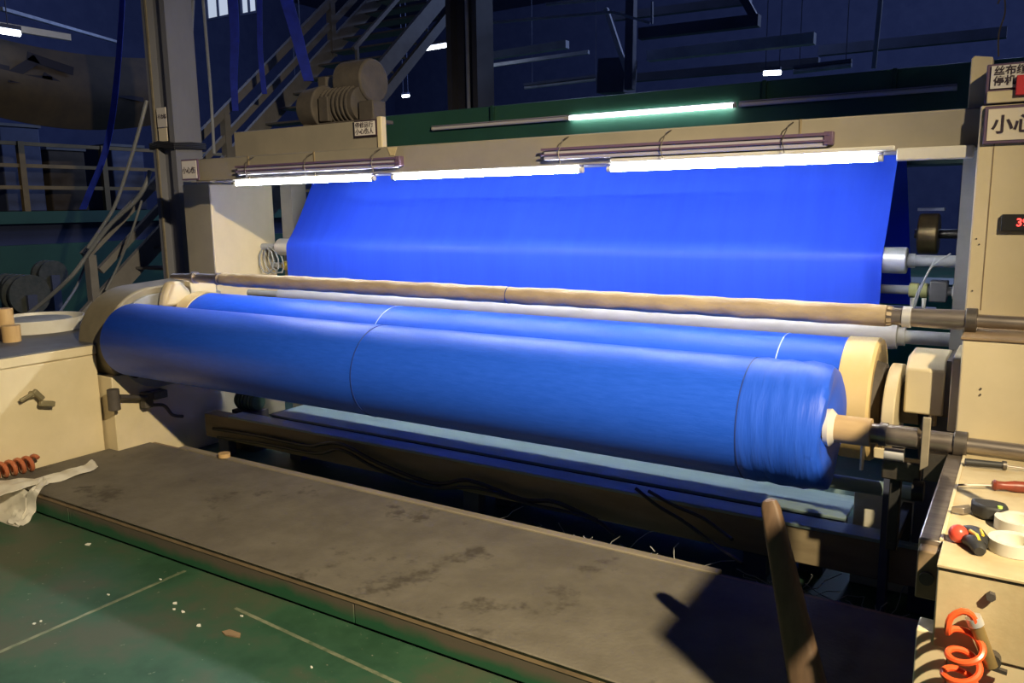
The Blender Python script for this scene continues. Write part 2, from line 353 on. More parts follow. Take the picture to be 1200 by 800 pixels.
lathe_x(DY, DZ, [(-4.9,0),(-4.9,0.04),(-4.531,0.04),(-4.531,0)], 32).build('axle', 'steel_dark', dm)

# paper wrapped core shaft above
ts = thing('core_shaft', (-2.3, 3.2, 1.14), 'long tan paper wrapped tube on a steel shaft lying above the rolls', 'shaft')
def crinkled():
    n, k = 28, 150; vs = []; fs = []
    for i in range(k):
        x = -4.10+i*(3.68/(k-1))
        for j in range(n):
            t = 2*PI*j/n; r = 0.0395+0.0012*math.sin(x*19+3*t)+0.0010*math.sin(x*43-2*t)+0.0008*math.sin(x*7.3+5*t)
            vs.append((x, 3.2+r*math.cos(t), 1.188+r*math.sin(t)))
    for i in range(k-1): fs += [(i*n+j, i*n+(j+1)%n, (i+1)*n+(j+1)%n, (i+1)*n+j) for j in range(n)]
    fs += [tuple(range(n)), tuple(range((k-1)*n, k*n))]
    return MB().add(vs, fs)
crinkled().build('paper_tube', 'kraft_wrap', ts)
for x in (-2.05,): lathe_x(3.2, 1.188, [(x-0.0015,0.036),(x-0.0015,0.0418),(x+0.0015,0.0418),(x+0.0015,0.036)], 28).build('wrap_edge', 'blue_line', ts)
lathe_x(3.2, 1.188, [(-4.60,0),(-4.60,0.016),(-4.43,0.024),(-4.40,0.028),(-4.09,0.031),(-0.46,0.031),(-0.42,0.032),(-0.365,0.032),(-0.365,0.033),(-0.165,0.036),(-0.165,0.023),(0.62,0.023),(0.62,0)], 32).build('shaft', 'steel', ts)
lathe_x(3.2, 1.188, [(-0.366,0.03),(-0.366,0.0385),(-0.338,0.0385),(-0.338,0.03)], 32).build('ring', 'chrome', ts)
lathe_x(3.2, 1.188, [(-0.168,0.022),(-0.168,0.043),(-0.132,0.043),(-0.132,0.022)], 32).build('shaft_collar', 'steel_dark', ts, bev=0.003)
for x in (-4.39, -4.16): lathe_x(3.2, 1.188, [(x,0.026),(x,0.037),(x+0.03,0.037),(x+0.03,0.026)], 28).build('ring', 'steel', ts)
for k in range(9):
    t = 2*PI*k/9; p = Vector((-0.417, 3.2+0.036*math.cos(t), 1.188+0.036*math.sin(t)))
    MB().bar(p, p+Vector((0.016, -0.003*math.cos(t), -0.003*math.sin(t))), 0.013, 0.003, (0, math.cos(t), math.sin(t))).build('torn_edge', 'kraft_wrap', ts)

# white guide roller
gr = thing('guide_roller', (-2.4, 3.8, 0.98), 'white guide roller running behind the paper tube', 'roller')
lathe_x(3.8, 1.025, [(-4.27,0.03),(-4.27,0.055),(-4.25,0.058),(-0.47,0.058),(-0.45,0.055),(-0.45,0.03)], 40).build('shell', 'white_roller', gr)
lathe_x(3.8, 1.025, [(-4.60,0),(-4.60,0.026),(-4.3,0.026),(-4.28,0.034),(-4.271,0.034),(-4.271,0)], 24).build('journal', 'grey_paint', gr)
lathe_x(3.8, 1.025, [(-0.449,0),(-0.449,0.04),(-0.42,0.04),(-0.42,0.03),(-0.2,0.03),(-0.2,0)], 24).build('journal', 'grey_paint', gr)

# fabric spreader roller and web
fb = thing('deflection_roller', (-2.6, 4.27, 1.26), 'bright metal roller that the blue sheet bends over', 'roller')
lathe_x(4.27, 1.32, [(-4.80,0.03),(-4.80,0.05),(-4.78,0.063),(-0.49,0.063),(-0.485,0.058),(-0.485,0.03)], 48).build('shell', 'chrome', fb)
lathe_x(4.27, 1.32, [(-4.98,0),(-4.98,0.025),(-4.801,0.025),(-4.801,0)], 24).build('journal', 'grey_paint', fb)
lathe_x(4.27, 1.32, [(-0.484,0),(-0.484,0.034),(-0.45,0.034),(-0.45,0.028),(-0.2,0.028),(-0.2,0)], 24).build('journal', 'grey_paint', fb)
tr = thing('top_roller', (-2.6, 4.64, 1.86), 'roller behind the lamp beam that carries the blue sheet over', 'roller')
lathe_x(4.64, 1.915, [(-4.75,0.02),(-4.75,0.055),(-0.45,0.055),(-0.45,0.02)], 32).build('shell', 'white_roller', tr)
lathe_x(4.64, 1.915, [(-4.98,0),(-4.98,0.02),(-4.751,0.02),(-4.751,0)], 20).build('journal', 'steel_dark', tr)
lathe_x(4.64, 1.915, [(-0.449,0),(-0.449,0.02),(-0.2,0.02),(-0.2,0)], 20).build('journal', 'steel_dark', tr)
rr = thing('feed_roller', (-2.6, 5.5, 0.85), 'rear roller behind the girder that feeds the blue sheet', 'roller')
lathe_x(5.50, 0.91, [(-4.75,0.02),(-4.75,0.05),(-0.45,0.05),(-0.45,0.02)], 32).build('shell', 'white_roller', rr)
lathe_x(5.50, 0.91, [(-5.0,0),(-5.0,0.02),(-4.751,0.02),(-4.751,0)], 20).build('journal', 'steel_dark', rr)
lathe_x(5.50, 0.91, [(-0.449,0),(-0.449,0.02),(-0.34,0.02),(-0.34,0)], 20).build('journal', 'steel_dark', rr)
def web():
    path = [(5.50,0.97),(5.44,1.05),(5.1,1.5),(4.74,1.93),(4.70,1.965),(4.64,1.98),(4.60,1.965),(4.575,1.92),(4.50,1.80),(4.40,1.63),(4.30,1.47),(4.217,1.366),(4.201,1.33),(4.198,1.28),(4.20,1.1),(4.20,0.9),(4.20,0.72)]
    P = smooth_path([(0, p[0], p[1]) for p in path], 3); n = 40; vs = []; fs = []
    for side in (0, 1):
        for p in P:
            for j in range(n+1):
                x = -4.645+j*(4.06/n); wv = 0.004*math.sin(j*0.9)*max(0.0, min(1.0, (p.z-1.45)*6, (1.9-p.z)*6))
                vs.append((x, p.y+wv+side*0.002, p.z))
    k = len(P); o = k*(n+1)
    for i in range(k-1):
        for j in range(n):
            a = i*(n+1)+j; fs += [(a, a+1, a+n+2, a+n+1), (o+a+n+1, o+a+n+2, o+a+1, o+a)]
    for i in range(k-1):
        for j in (0, n): a = i*(n+1)+j; fs.append((a, a+n+1, o+a+n+1, o+a))
    for j in range(n):
        for a in (j, (k-1)*(n+1)+j): fs.append((a, a+1, o+a+1, o+a))
    return MB().add(vs, fs)
tag(web().build('fabric_sheet', 'blue_web'), 'wide bright blue fabric sheet hanging under the lit tube lamps', 'fabric')
lp = thing('brake_shaft', (-2.5, 4.27, 1.10), 'thin pipe shaft with yellow couplings under the bright metal roller', 'shaft')
lathe_x(4.33, 1.175, [(-4.95,0),(-4.95,0.022),(-0.2,0.022),(-0.2,0)], 20).build('pipe', 'grey_paint', lp)
for a, b, m in ((-4.81, -4.70, 'yellow'), (-0.475, -0.435, 'coupling_olive'), (-0.425, -0.395, 'coupling_olive'), (-0.29, -0.2, 'white_plastic')):
    lathe_x(4.33, 1.175, [(a,0.02),(a,0.036),(b,0.036),(b,0.02)], 16).build('coupling', m, lp, bev=0.003)
box(-0.385, -0.31, 4.285, 4.375, 1.125, 1.225).build('clamp_block', 'grey_dark', lp, bev=0.006)
for x in (-0.455, -0.405): cyl((x,4.30,1.14), (x,4.30,1.085), 0.011, 0.008, 10).build('plug', 'white_plastic', lp)
sg = MB().tube(smooth_path([(-0.36,4.2,1.34),(-0.40,4.19,1.24),(-0.43,4.2,1.16),(-0.44,4.2,1.02)]), 0.004, 6).tube(smooth_path([(-0.30,4.2,1.36),(-0.37,4.18,1.30),(-0.41,4.19,1.2),(-0.435,4.21,1.1)]), 0.004, 6)
tag(sg.build('hanging_string', 'string'), 'pale strings hanging off the metal roller end at the right', 'string')
lc = MB()
for k in range(3):
    lc.tube([( -4.87+0.08*math.cos(t*0.7+k)+0.02*k, 4.2+0.03*k, 1.22+0.10*math.sin(t*0.7+k*0.8)) for t in range(10)], 0.006, 6)
tag(lc.build('wire_coil', 'grey_paint'), 'looped grey wires by the left end of the metal roller', 'wire')

# ================================================================== LEFT SIDE
lcab = thing('side_cabinet', (-5.6, 2.5, 0), 'cream steel cabinet at the left end with a tap on its face', 'cabinet')
box(-6.6, -4.8, 1.5, 2.77, 0.0, 0.735).build('body', 'cream', lcab, bev=0.008)
box(-6.6, -4.795, 1.5, 2.77, 0.738, 0.795).build('top_rail', 'cream', lcab, bev=0.006)
box(-6.6, -4.80, 1.5, 3.25, 0.795, 0.803).build('top_plate', 'grey_dark', lcab)
box(-6.6, -4.95, 2.775, 3.25, 0.0, 0.79).build('rear_body', 'cream', lcab)
tp = thing('tap', (-4.8, 2.33, 0.5), 'small brass tap sticking out of the left cabinet face', 'tap')
cyl((-4.80,2.36,0.575), (-4.74,2.34,0.575), 0.014, n=12).build('pipe', 'olive_tap', tp)
MB().bar((-4.74,2.27,0.555), (-4.735,2.345,0.585), 0.02, 0.02).build('handle', 'olive_tap', tp, bev=0.004)
MB().bar((-4.735,2.345,0.60), (-4.735,2.39,0.54), 0.03, 0.03).build('body', 'olive_tap', tp, bev=0.006)
MB().bar((-4.735,2.37,0.52), (-4.73,2.45,0.50), 0.032, 0.032).build('nozzle', 'olive_tap', tp, bev=0.006)
def helix(c, axis, r, turns, pitch, tr_, n=14, jit=0.0):
    c = Vector(c); d = Vector(axis).normalized(); x = d.orthogonal().normalized(); y = d.cross(x); k = int(turns*n)
    return MB().tube([c+d*(pitch*i/n)+(x*math.cos(2*PI*i/n)+y*math.sin(2*PI*i/n))*r*(1+jit*math.sin(i*0.7)) for i in range(k+1)], tr_, 8)
tag(helix((-4.74,1.95,0.195), (0,1,-0.03), 0.038, 8, 0.046, 0.012).build('coil_hose', 'copper_hose'), 'copper brown coiled air hose by the foot of the left cabinet', 'hose')

sp = thing('end_housing', (-4.75, 3.1, 0), 'cream machine end panel with rounded guard at the left of the rolls', 'machine panel')
box(-5.0, -4.68, 2.78, 3.60, 0.0, 0.60).build('panel', 'cream', sp, bev=0.005)
def guard(r, x0, x1):
    arc = [(3.12+r*math.cos(t), 0.78+r*math.sin(t)) for t in [PI*0.5+PI*i/24 for i in range(25)]]
    return MB().prism(arc+[(3.45,0.78-r),(3.62,0.78-r),(3.62,1.05),(3.52,0.80+r)], x0, x1)
guard(0.345, -5.0, -4.70).build('guard', 'guard_olive', sp, bev=0.012)
guard(0.30, -4.699, -4.675).build('guard_plate', 'grey_paint', sp, bev=0.004)
cyl((-4.675,2.93,0.60), (-4.655,2.93,0.60), 0.03, n=16).build('bolt', 'black', sp)
box(-4.72, -4.645, 3.36, 3.56, 1.0, 1.14).build('shaft_rest', 'cream', sp, bev=0.006)
MB().prism([(3.10,1.0),(3.34,1.0),(3.30,1.10),(3.24,1.158),(3.16,1.158),(3.12,1.08)], -4.64, -4.57).build('shaft_rest', 'cream', sp, bev=0.02)
box(-4.70, -4.60, 3.12, 3.30, 0.94, 1.0).build('rest_bracket', 'rust_plate', sp)
jk = thing('clamp_lever', (-4.62, 2.8, 0.4), 'grey clamp lever with handle grip beneath the left roll end', 'lever')
cyl((-4.60,2.735,0.415), (-4.60,2.735,0.545), 0.035, n=18).build('grip', 'rust', jk, bev=0.004)
cyl((-4.60,2.77,0.49), (-4.60,2.95,0.45), 0.016, n=10).build('rod', 'steel_dark', jk)
MB().tube(smooth_path([(-4.61,2.93,0.46),(-4.60,2.97,0.40),(-4.61,3.07,0.37),(-4.63,3.14,0.29),(-4.64,3.22,0.26)]), 0.011, 8).build('hose', 'rust', jk)
box(-4.645, -4.59, 2.93, 2.99, 0.38, 0.48).build('pivot', 'rust', jk, bev=0.006)
box(-4.68, -4.60, 3.00, 3.10, 0.42, 0.47).build('bracket', 'steel_dark', jk, bev=0.006)

# things on the left cabinet
ty = thing('round_tray', (-5.78, 3.02, 0.803), 'shallow white round tray on the left cabinet', 'tray')
MB().lathe((-5.78,2.93,0.803), (0,0,1), [(0,0),(0.0,0.33),(0.085,0.345),(0.085,0.325),(0.02,0.315),(0.02,0)][0:] and [(0.0,0.0),(0.0,0.30),(0.085,0.31),(0.085,0.295),(0.02,0.285),(0.02,0.0)], 48).build('tray', 'white_plastic', ty)
MB().lathe((-5.78,2.93,0.826), (0,0,1), [(0,0),(0,0.27),(0.05,0.22),(0.058,0.12),(0.05,0)], 20).build('film_wad', 'film_grey', ty)
tag(cyl((-5.36,2.56,0.803), (-5.36,2.56,0.905), 0.052, 0.055, n=24).build('paper_core', 'wood_block'), 'short tan paper core standing on the left cabinet by the tray', 'paper core', 'tan cores on the left cabinet')
tag(cyl((-5.50,2.60,0.803), (-5.50,2.60,1.0), 0.05, n=24).build('paper_core', 'wood_block'), 'taller tan paper core at the left edge, beside the tray', 'paper core', 'tan cores on the left cabinet')
tag(box(-5.50, -5.40, 2.44, 2.5, 0.803, 0.825).build('wood_offcut', 'wood_block', bev=0.004), 'small flat wood offcut in front of the paper cores', 'wood')
tag(MB().bar((-5.35,3.02,0.83), (-4.95,2.86,0.83), 0.05, 0.05).build('tool_case', 'black_rubber', bev=0.01), 'dark tool lying between the tray and the blue roll', 'tool')
wt = thing('wrapped_bale', (-7.4, 4.95, 0), 'plastic wrapped white bale behind the left cabinet', 'bale')
MB().prism([(-8.2,0.0),(-6.3,0.0),(-6.25,0.62),(-6.4,0.80),(-7.3,0.84),(-8.0,0.72),(-8.2,0.5)], 4.75, 5.3, 'y').build('film', 'film_grey', wt, bev=0.05)
MB().bar((-7.1,4.72,0.70), (-6.6,4.72,0.72), 0.03, 0.16).build('label_patch', 'white_plastic', wt, bev=0.01)

# left upright of the frame
st = thing('frame_upright', (-5.1, 4.1, 0), 'cream upright of the machine frame under the left beam end', 'machine frame')
box(-5.27, -4.98, 3.825, 4.395, 0.0, 1.785).build('column', 'cream', st, bev=0.006)
box(-5.271, -4.981, 3.816, 3.8245, 0.0, 1.785).build('front_plate', 'beam_tan', st)
box(-4.92, -4.80, 4.42, 4.57, 0.0, 1.95).build('rear_post', 'beam_tan', st)
box(-5.1, -4.86, 4.40, 4.46, 0.5, 0.62).build('tie_bar', 'beam_tan', st)
box(-5.1, -4.60, 3.805, 3.95, 1.79, 1.925).build('beam_bracket', 'beam_tan', st, bev=0.004)
# beam
bm_ = thing('cross_beam', (-2.5, 3.6, 1.79), 'long tan steel beam carrying the lit tube lamps', 'beam')
box(-4.72, -0.185, 3.53, 3.80, 1.79, 1.935).build('girder', 'beam_tan', bm_, bev=0.006)
MB().prism([(-3.05,1.93),(-2.98,1.93),(-3.0,1.885),(-3.03,1.885)], 3.526, 3.5295, 'y').build('patch_plate', 'cream_worn', bm_)
box(-4.74, -4.55, 3.5, 3.7, 1.785, 1.79).build('end_plate', 'beam_tan', bm_)
for x in (-3.62, -0.83, -4.2): box(x-0.004, x+0.004, 3.525, 3.53, 1.79, 1.935).build('weld_seam', 'brown_steel', bm_)
# tube lamps under the beam
def lamp(x0, y, z, lit, label, group, length=1.2, tube='tube_lit', house='housing_lilac', brackets=True):
    t = thing('tube_lamp', (x0, y, z), label, 'lamp', group)
    cyl((x0+0.02,y,z), (x0+length-0.02,y,z), 0.0135, n=12).build('tube', tube if lit else 'tube_dead', t)
    for a in (x0, x0+length-0.02): cyl((a,y,z), (a+0.02,y,z), 0.0145, n=12).build('end_cap', 'white_plastic', t)
    if brackets: box(x0, x0+length, y-0.014, y+0.014, z+0.0155, z+0.0215).build('batten', house, t, bev=0.003)
    return t
LY = 3.555
lamp(-4.376, LY, 1.768, True, 'lit white tube lamp under the beam, leftmost of three', 'lit tubes under the beam')
lamp(-3.045, LY, 1.768, True, 'lit white tube lamp under the beam, middle of three', 'lit tubes under the beam')
lamp(-1.715, LY, 1.768, True, 'lit white tube lamp under the beam, nearest the right cabinet', 'lit tubes under the beam')
tag(box(-0.46, -0.2, 3.49, 3.528, 1.752, 1.80).build('lamp_batten', 'white_plastic', bev=0.006), 'short white unlit lamp batten at the right end of the beam', 'lamp')
tag(box(-1.68, -0.47, 3.505, 3.529, 1.795, 1.812).build('lamp_batten', 'white_plastic', bev=0.004), 'white batten above the right lit tube lamp', 'lamp')
def fixture(x0, label):
    t = thing('lamp_housing', (x0, 3.5, 1.815), label, 'lamp housing', 'lamp housings on the beam')
    box(x0, x0+1.31, 3.495, 3.529, 1.818, 1.872).build('channel', 'housing_lilac', t, bev=0.004)
    box(x0-0.01, x0+1.32, 3.485, 3.494, 1.862, 1.874).build('lip', 'sign_purple', t)
    box(x0-0.01, x0+1.32, 3.485, 3.494, 1.838, 1.846).build('lip', 'sign_purple', t)
    for k in (0.1, 0.62, 1.15):
        MB().tube([(x0+k,3.483,1.80),(x0+k-0.012,3.48,1.85),(x0+k+0.01,3.49,1.91),(x0+k+0.02,3.528,1.925)], 0.0025, 6).build('tie_wire', 'steel_dark', t)
    box(x0+1.30, x0+1.335, 3.488, 3.529, 1.825, 1.878).build('end_cap', 'sign_purple', t, bev=0.003)
fixture(-4.27, 'empty grey lamp housing wired to the left end of the beam')
fixture(-2.03, 'empty grey lamp housing wired to the right half of the beam')

# box above beam with motor
bb = thing('drive_box', (-3.9, 3.9, 1.935), 'cream box panel standing on the beam below the old motor', 'machine panel')
box(-4.58, -3.30, 3.74, 3.77, 1.935, 2.115).build('panel', 'beam_tan', bb, bev=0.004)
box(-4.55, -3.68, 3.77, 4.12, 1.935, 2.113).build('deck', 'rust_plate', bb)
box(-3.30, -3.265, 3.73, 3.775, 1.935, 2.13).build('edge_strip', 'cream', bb, bev=0.004)
mo = thing('blower_motor', (-3.75, 3.9, 2.115), 'dusty old motor with round fan casing on the cream box', 'motor')
cyl((-4.02,3.90,2.235), (-3.86,3.90,2.235), 0.125, 0.14, n=32).build('fan_casing', 'rust', mo, bev=0.01)
cyl((-4.045,3.88,2.225), (-4.02,3.88,2.225), 0.06, n=24).build('intake', 'black', mo)
cyl((-3.86,3.92,2.24), (-3.58,3.92,2.24), 0.105, n=28).build('motor_body', 'rust', mo)
for k in range(7):
    x = -3.84+k*0.036; cyl((x,3.92,2.24), (x+0.01,3.92,2.24), 0.117, n=28).build('cooling_fin', 'rust', mo)
box(-3.84, -3.76, 3.80, 3.84, 2.14, 2.29).build('terminal_box', 'rust', mo, bev=0.006)
cyl((-3.80,4.02,2.39), (-3.56,4.02,2.39), 0.135, n=32).build('gear_casing', 'rust', mo, bev=0.012)
box(-3.98, -3.90, 3.94, 4.06, 2.30, 2.44).build('duct', 'rust', mo, bev=0.01)
box(-4.0, -3.42, 3.82, 4.02, 2.115, 2.135).build('base_plate', 'rust', mo)
box(-3.56, -3.44, 3.86, 3.98, 2.135, 2.25).build('coupling_guard', 'rust', mo, bev=0.008)

# ================================================================== RIGHT SIDE
bn = thing('work_bench', (0.4, 2.4, 0), 'cream steel machine bench at the right with tools on it', 'bench')
box(-0.118, 0.09, 1.945, 3.05, 0.60, 0.792).build('body', 'cream_worn', bn, bev=0.004)
box(-0.12, 0.092, 1.94, 3.05, 0.792, 0.80).build('top_plate', 'cream_worn', bn, bev=0.002)
box(-0.085, 0.09, 1.95, 3.0, 0.0, 0.60).build('front_panel', 'cream', bn, bev=0.004)
box(-0.152, -0.087, 1.95, 2.02, 0.0, 0.63).build('leg', 'cream', bn, bev=0.004)
box(-0.152, -0.09, 2.92, 3.0, 0.0, 0.63).build('leg', 'cream', bn, bev=0.004)
rl = box(-0.172, -0.122, 2.09, 2.90, 0.755, 0.797).build('slide_rail', 'steel', bn, bev=0.004)
box(-0.127, -0.119, 2.09, 2.90, 0.797, 0.803).build('rail_lip', 'cream', bn)
ep = box(-0.168, -0.122, 2.04, 2.09, 0.665, 0.785).build('end_block', 'rust_plate', bn, bev=0.004)
cyl((-0.145,2.04,0.72), (-0.145,2.03,0.72), 0.016, n=16).build('bolt', 'rust', ep)
MB().prism([(-0.246,0.735),(-0.222,0.755),(-0.222,0.915),(-0.246,0.915)], 2.832, 2.844, 'y').build('guide_plate', 'trim_wood', bn, bev=0.003)
box(-0.235, -0.173, 2.856, 2.90, 0.70, 0.79).build('guide_bracket', 'steel_dark', bn)
lc2 = thing('lower_cabinet', (0.4, 3.3, 0.0), 'cream lower machine cabinet behind the bench at the right', 'cabinet')
box(-0.165, 1.0, 3.06, 4.2, 0.0, 1.14).build('body', 'cream', lc2, bev=0.006)
box(-0.17, 1.0, 3.055, 3.42, 1.14, 1.15).build('shelf', 'rust_plate', lc2, bev=0.003)
for z in (0.98, 1.0): cyl((-0.10,3.06,z-0.02), (-0.10,3.055,z-0.02), 0.003, n=10).build('screw', 'rust', lc2)
box(0.055, 0.059, 3.056, 3.062, 0.82, 1.12).build('door_gap', 'rust_plate', lc2)
uc = thing('control_cabinet', (0.4, 3.7, 1.15), 'tall cream control cabinet with red digital display at the right', 'cabinet')
box(-0.185, 1.0, 3.42, 4.2, 1.15, 1.93).build('body', 'cream', uc, bev=0.006)
box(-0.135, -0.132, 3.4175, 3.422, 1.2, 1.9).build('door_gap', 'rust_plate', uc)
for z in (1.27, 1.46): cyl((-0.165,3.42,z), (-0.165,3.416,z), 0.003, n=10).build('screw', 'rust', uc)
cyl((-0.155,3.42,1.44), (-0.155,3.416,1.44), 0.003, n=10).build('screw', 'rust', uc)
dp = box(-0.092, 0.09, 3.396, 3.42, 1.488, 1.548).build('display', 'black', uc, bev=0.004)
text('39', -0.046, 3.3945, 1.507, 0.038, 'digits', dp, 'digits', bold=0.0008)
sup = thing('top_post', (-0.19, 3.6, 1.93), 'pale cream post rising above the right end of the beam', 'post')
MB().prism([(-0.235,1.90),(-0.165,1.90),(-0.165,2.115),(-0.225,2.125),(-0.235,2.115)], 3.56, 3.66, 'y').build('post', 'cream', sup, bev=0.004)
tag(MB().tube(smooth_path([(-0.15,3.6,2.12),(-0.155,3.6,2.2),(-0.14,3.58,2.27),(-0.15,3.57,2.33),(-0.165,3.57,2.30)]), 0.003, 6).build('antenna_wire', 'rust'), 'thin bent wire standing up beside the top post', 'wire')
sb = thing('switch_box', (0.1, 3.5, 1.935), 'purple framed notice box with black characters above the cabinet', 'sign')
box(-0.175, 0.25, 3.42, 3.55, 1.935, 2.07).build('casing', 'sign_purple', sb, bev=0.004)
fc = box(-0.16, 0.24, 3.412, 3.42, 1.985, 2.062).build('face', 'sign_white', sb)
box(-0.168, 0.24, 3.408, 3.42, 1.935, 1.976).build('lower_strip', 'cream', sb, bev=0.003)
text('丝布缠\n停机', -0.152, 3.4115, 2.032, 0.034, 'ink', fc, bold=0.0008)
box(-0.082, 0.06, 3.39, 3.411, 1.955, 2.022).build('red_block', 'red', sb, bev=0.003)
s2 = thing('caution_sign', (0.0, 3.4, 1.80), 'white warning sign with two bold characters on the right cabinet', 'sign')
box(-0.17, 0.24, 3.402, 3.418, 1.795, 1.925).build('frame', 'sign_purple', s2, bev=0.003)
fc = box(-0.158, 0.23, 3.398, 3.402, 1.806, 1.914).build('face', 'sign_cream', s2)
text('小心', -0.146, 3.3975, 1.836, 0.066, 'ink', fc, bold=0.0018)
s3 = thing('caution_sign', (-4.68, 3.5, 1.80), 'small white warning sign at the far left beam end', 'sign')
box(-4.835, -4.665, 3.50, 3.51, 1.80, 1.935).build('frame', 'sign_purple', s3)
fc = box(-4.825, -4.675, 3.496, 3.50, 1.81, 1.925).build('face', 'sign_white', s3)
text('小心伤', -4.822, 3.4955, 1.847, 0.046, 'ink', fc, bold=0.0003)
s4 = thing('notice_plate', (-3.4, 3.73, 1.97), 'small framed notice with two lines of characters on the cream box', 'sign')
box(-3.475, -3.30, 3.724, 3.739, 2.02, 2.115).build('frame', 'ink', s4)
fc = box(-3.467, -3.308, 3.720, 3.724, 2.028, 2.107).build('face', 'sign_white', s4)
text('停修运行\n小心伤人', -3.462, 3.7195, 2.074, 0.036, 'ink', fc, bold=0.0002)
# grey angle post + bits beside the control cabinet
gp = thing('angle_post', (-0.22, 3.75, 0), 'slim grey steel post beside the control cabinet', 'post')
box(-0.245, -0.20, 3.70, 3.705, 0.0, 1.79).build('flange', 'grey_paint', gp)
box(-0.205, -0.20, 3.705, 3.76, 0.0, 1.79).build('flange', 'grey_paint', gp)
box(-0.245, -0.18, 4.22, 4.32, 0.0, 1.95).build('rear_leg', 'navy_steel', gp)
wh = thing('tension_wheel', (-0.5, 5.0, 1.3), 'brown metal wheel behind the right edge of the blue sheet', 'wheel')
cyl((-0.52,5.0,1.42), (-0.42,5.0,1.42), 0.11, n=32).build('rim', 'brass', wh, bev=0.01)
cyl((-0.54,5.0,1.42), (-0.2,5.0,1.42), 0.025, n=16).build('axle', 'steel_dark', wh)
box(-0.53, -0.40, 4.96, 5.04, 1.545, 1.56).build('cover_plate', 'pale_steel', wh)
box(-0.23, -0.19, 4.95, 5.05, 0.0, 1.5).build('stand', 'navy_steel', wh)
# drum bearing housing + brake disc
hb = thing('bearing_housing', (-0.26, 3.33, 0.8), 'cream bearing housing at the right end of the winding drum', 'machine part')
MB().prism([(3.20,0.835),(3.46,0.835),(3.46,1.04),(3.26,1.04),(3.20,1.0)], -0.345, -0.215).build('casing', 'cream', hb, bev=0.008)
box(-0.215, -0.195, 3.2, 3.46, 0.835, 1.04).build('gasket', 'rust', hb)
box(-0.195, -0.166, 3.14, 3.46, 0.80, 1.06).build('flange', 'cream', hb, bev=0.004)
box(-0.30, -0.18, 3.35, 3.45, 0.0, 0.835).build('pedestal', 'navy_steel', hb)
cyl((-0.25,3.24,0.835), (-0.25,3.24,0.79), 0.014, n=10).build('drain_plug', 'steel', hb)
bd = thing('brake_guard', (-0.39, 3.33, 0.5), 'thin cream round guard disc beside the drum rim', 'machine part')
MB().prism([(3.30+0.20*math.cos(t), 0.83+0.165*math.sin(t)) for t in [PI*0.15+PI*1.2*i/20 for i in range(21)]]+[(3.42,0.74),(3.42,0.84)], -0.405, -0.362).build('disc', 'cream', bd, bev=0.004)
box(-0.40, -0.37, 3.25, 3.32, 0.0, 0.70).build('stand', 'navy_steel', bd)
box(-0.43, -0.34, 3.16, 3.30, 0.66, 0.70).build('bracket', 'cream', bd, bev=0.004)
# lower stand under the shaft
sd = thing('shaft_stand', (-0.33, 3.2, 0.287), 'black shaft stand with clamp below the roll core', 'stand')
box(-0.345, -0.31, 2.95, 3.0, 0.43, 0.80).build('upright', 'black_rubber', sd, bev=0.004)
box(-0.345, -0.31, 2.95, 3.40, 0.40, 0.43).build('foot_arm', 'black_rubber', sd, bev=0.004)
box(-0.345, -0.31, 3.35, 3.40, 0.287, 0.40).build('foot', 'black_rubber', sd)
box(-0.37, -0.25, 2.93, 2.99, 0.66, 0.73).build('arm', 'steel_dark', sd, bev=0.006)
cyl((-0.36,2.90,0.76), (-0.30,2.90,0.76), 0.022, n=14).build('clamp_roller', 'chrome', sd)
cyl((-0.27,2.92,0.64), (-0.235,2.92,0.64), 0.035, n=12).build('knob', 'black', sd)
lv = thing('paper_tab', (-0.41, 2.9, 0.7), 'small pale tab hanging below the kraft core end', 'tab')
MB().prism([(2.86,0.70),(2.90,0.69),(2.92,0.74),(2.90,0.80),(2.86,0.79)], -0.43, -0.424).build('tab', 'cream_white', lv)
wp = thing('base_plate', (-0.42, 3.5, 0.0), 'pale machine base plate low down behind the shaft stand', 'machine part')
box(-0.54, -0.295, 3.5, 3.53, 0.0, 0.455).build('plate', 'cream_white', wp, bev=0.004)
tag(cyl((-0.72,3.42,0.46), (-0.30,3.42,0.46), 0.03, n=20).build('lower_pipe', 'teal_steel'), 'short blue grey pipe below the right roll end', 'pipe')

# low longitudinal beams
lb = thing('rear_rail', (-2.2, 3.75, 0), 'grey teal steel rail running low behind the front roll', 'rail')
box(-4.05, -0.56, 3.44, 3.745, 0.286, 0.30).build('top_plate', 'teal_steel', lb, bev=0.003)
box(-4.05, -0.56, 3.46, 3.50, 0.12, 0.286).build('web', 'navy_steel', lb)
box(-4.05, -0.56, 3.735, 3.745, 0.30, 0.33).build('lip', 'teal_steel', lb)
for x in (-3.9, -2.3, -0.7): box(x-0.05, x+0.05, 3.50, 3.70, 0.0, 0.286).build('foot', 'navy_steel', lb)
lb2 = thing('front_rail', (-2.5, 3.35, 0), 'brown steel beam behind the platform with cables draped on it', 'rail')
box(-4.55, -0.2, 3.32, 3.42, 0.115, 0.272).build('girder', 'brown_steel', lb2, bev=0.006)
box(-4.3, -0.2, 3.312, 3.43, 0.272, 0.287).build('top_flange', 'teal_steel', lb2, bev=0.003)
for x in (-4.4, -2.4, -0.9): box(x-0.05, x+0.05, 3.34, 3.40, 0.0, 0.115).build('foot', 'navy_steel', lb2)
def cab_run(pts, r, label):
    tag(MB().tube(smooth_path([at(px, py, Y) for px, py, Y in pts], 6), r, 8).build('cable', 'cable'), label, 'cable', 'cables along the brown beam')
cab_run([(250,502,3.30),(300,510,3.29),(360,522,3.28),(378,520,3.27),(402,521,3.27),(445,543,3.26),(508,566,3.25),(550,563,3.25),(612,585,3.24),(650,588,3.24),(700,610,3.24)], 0.011, 'black cable arching along the left half of the brown beam')
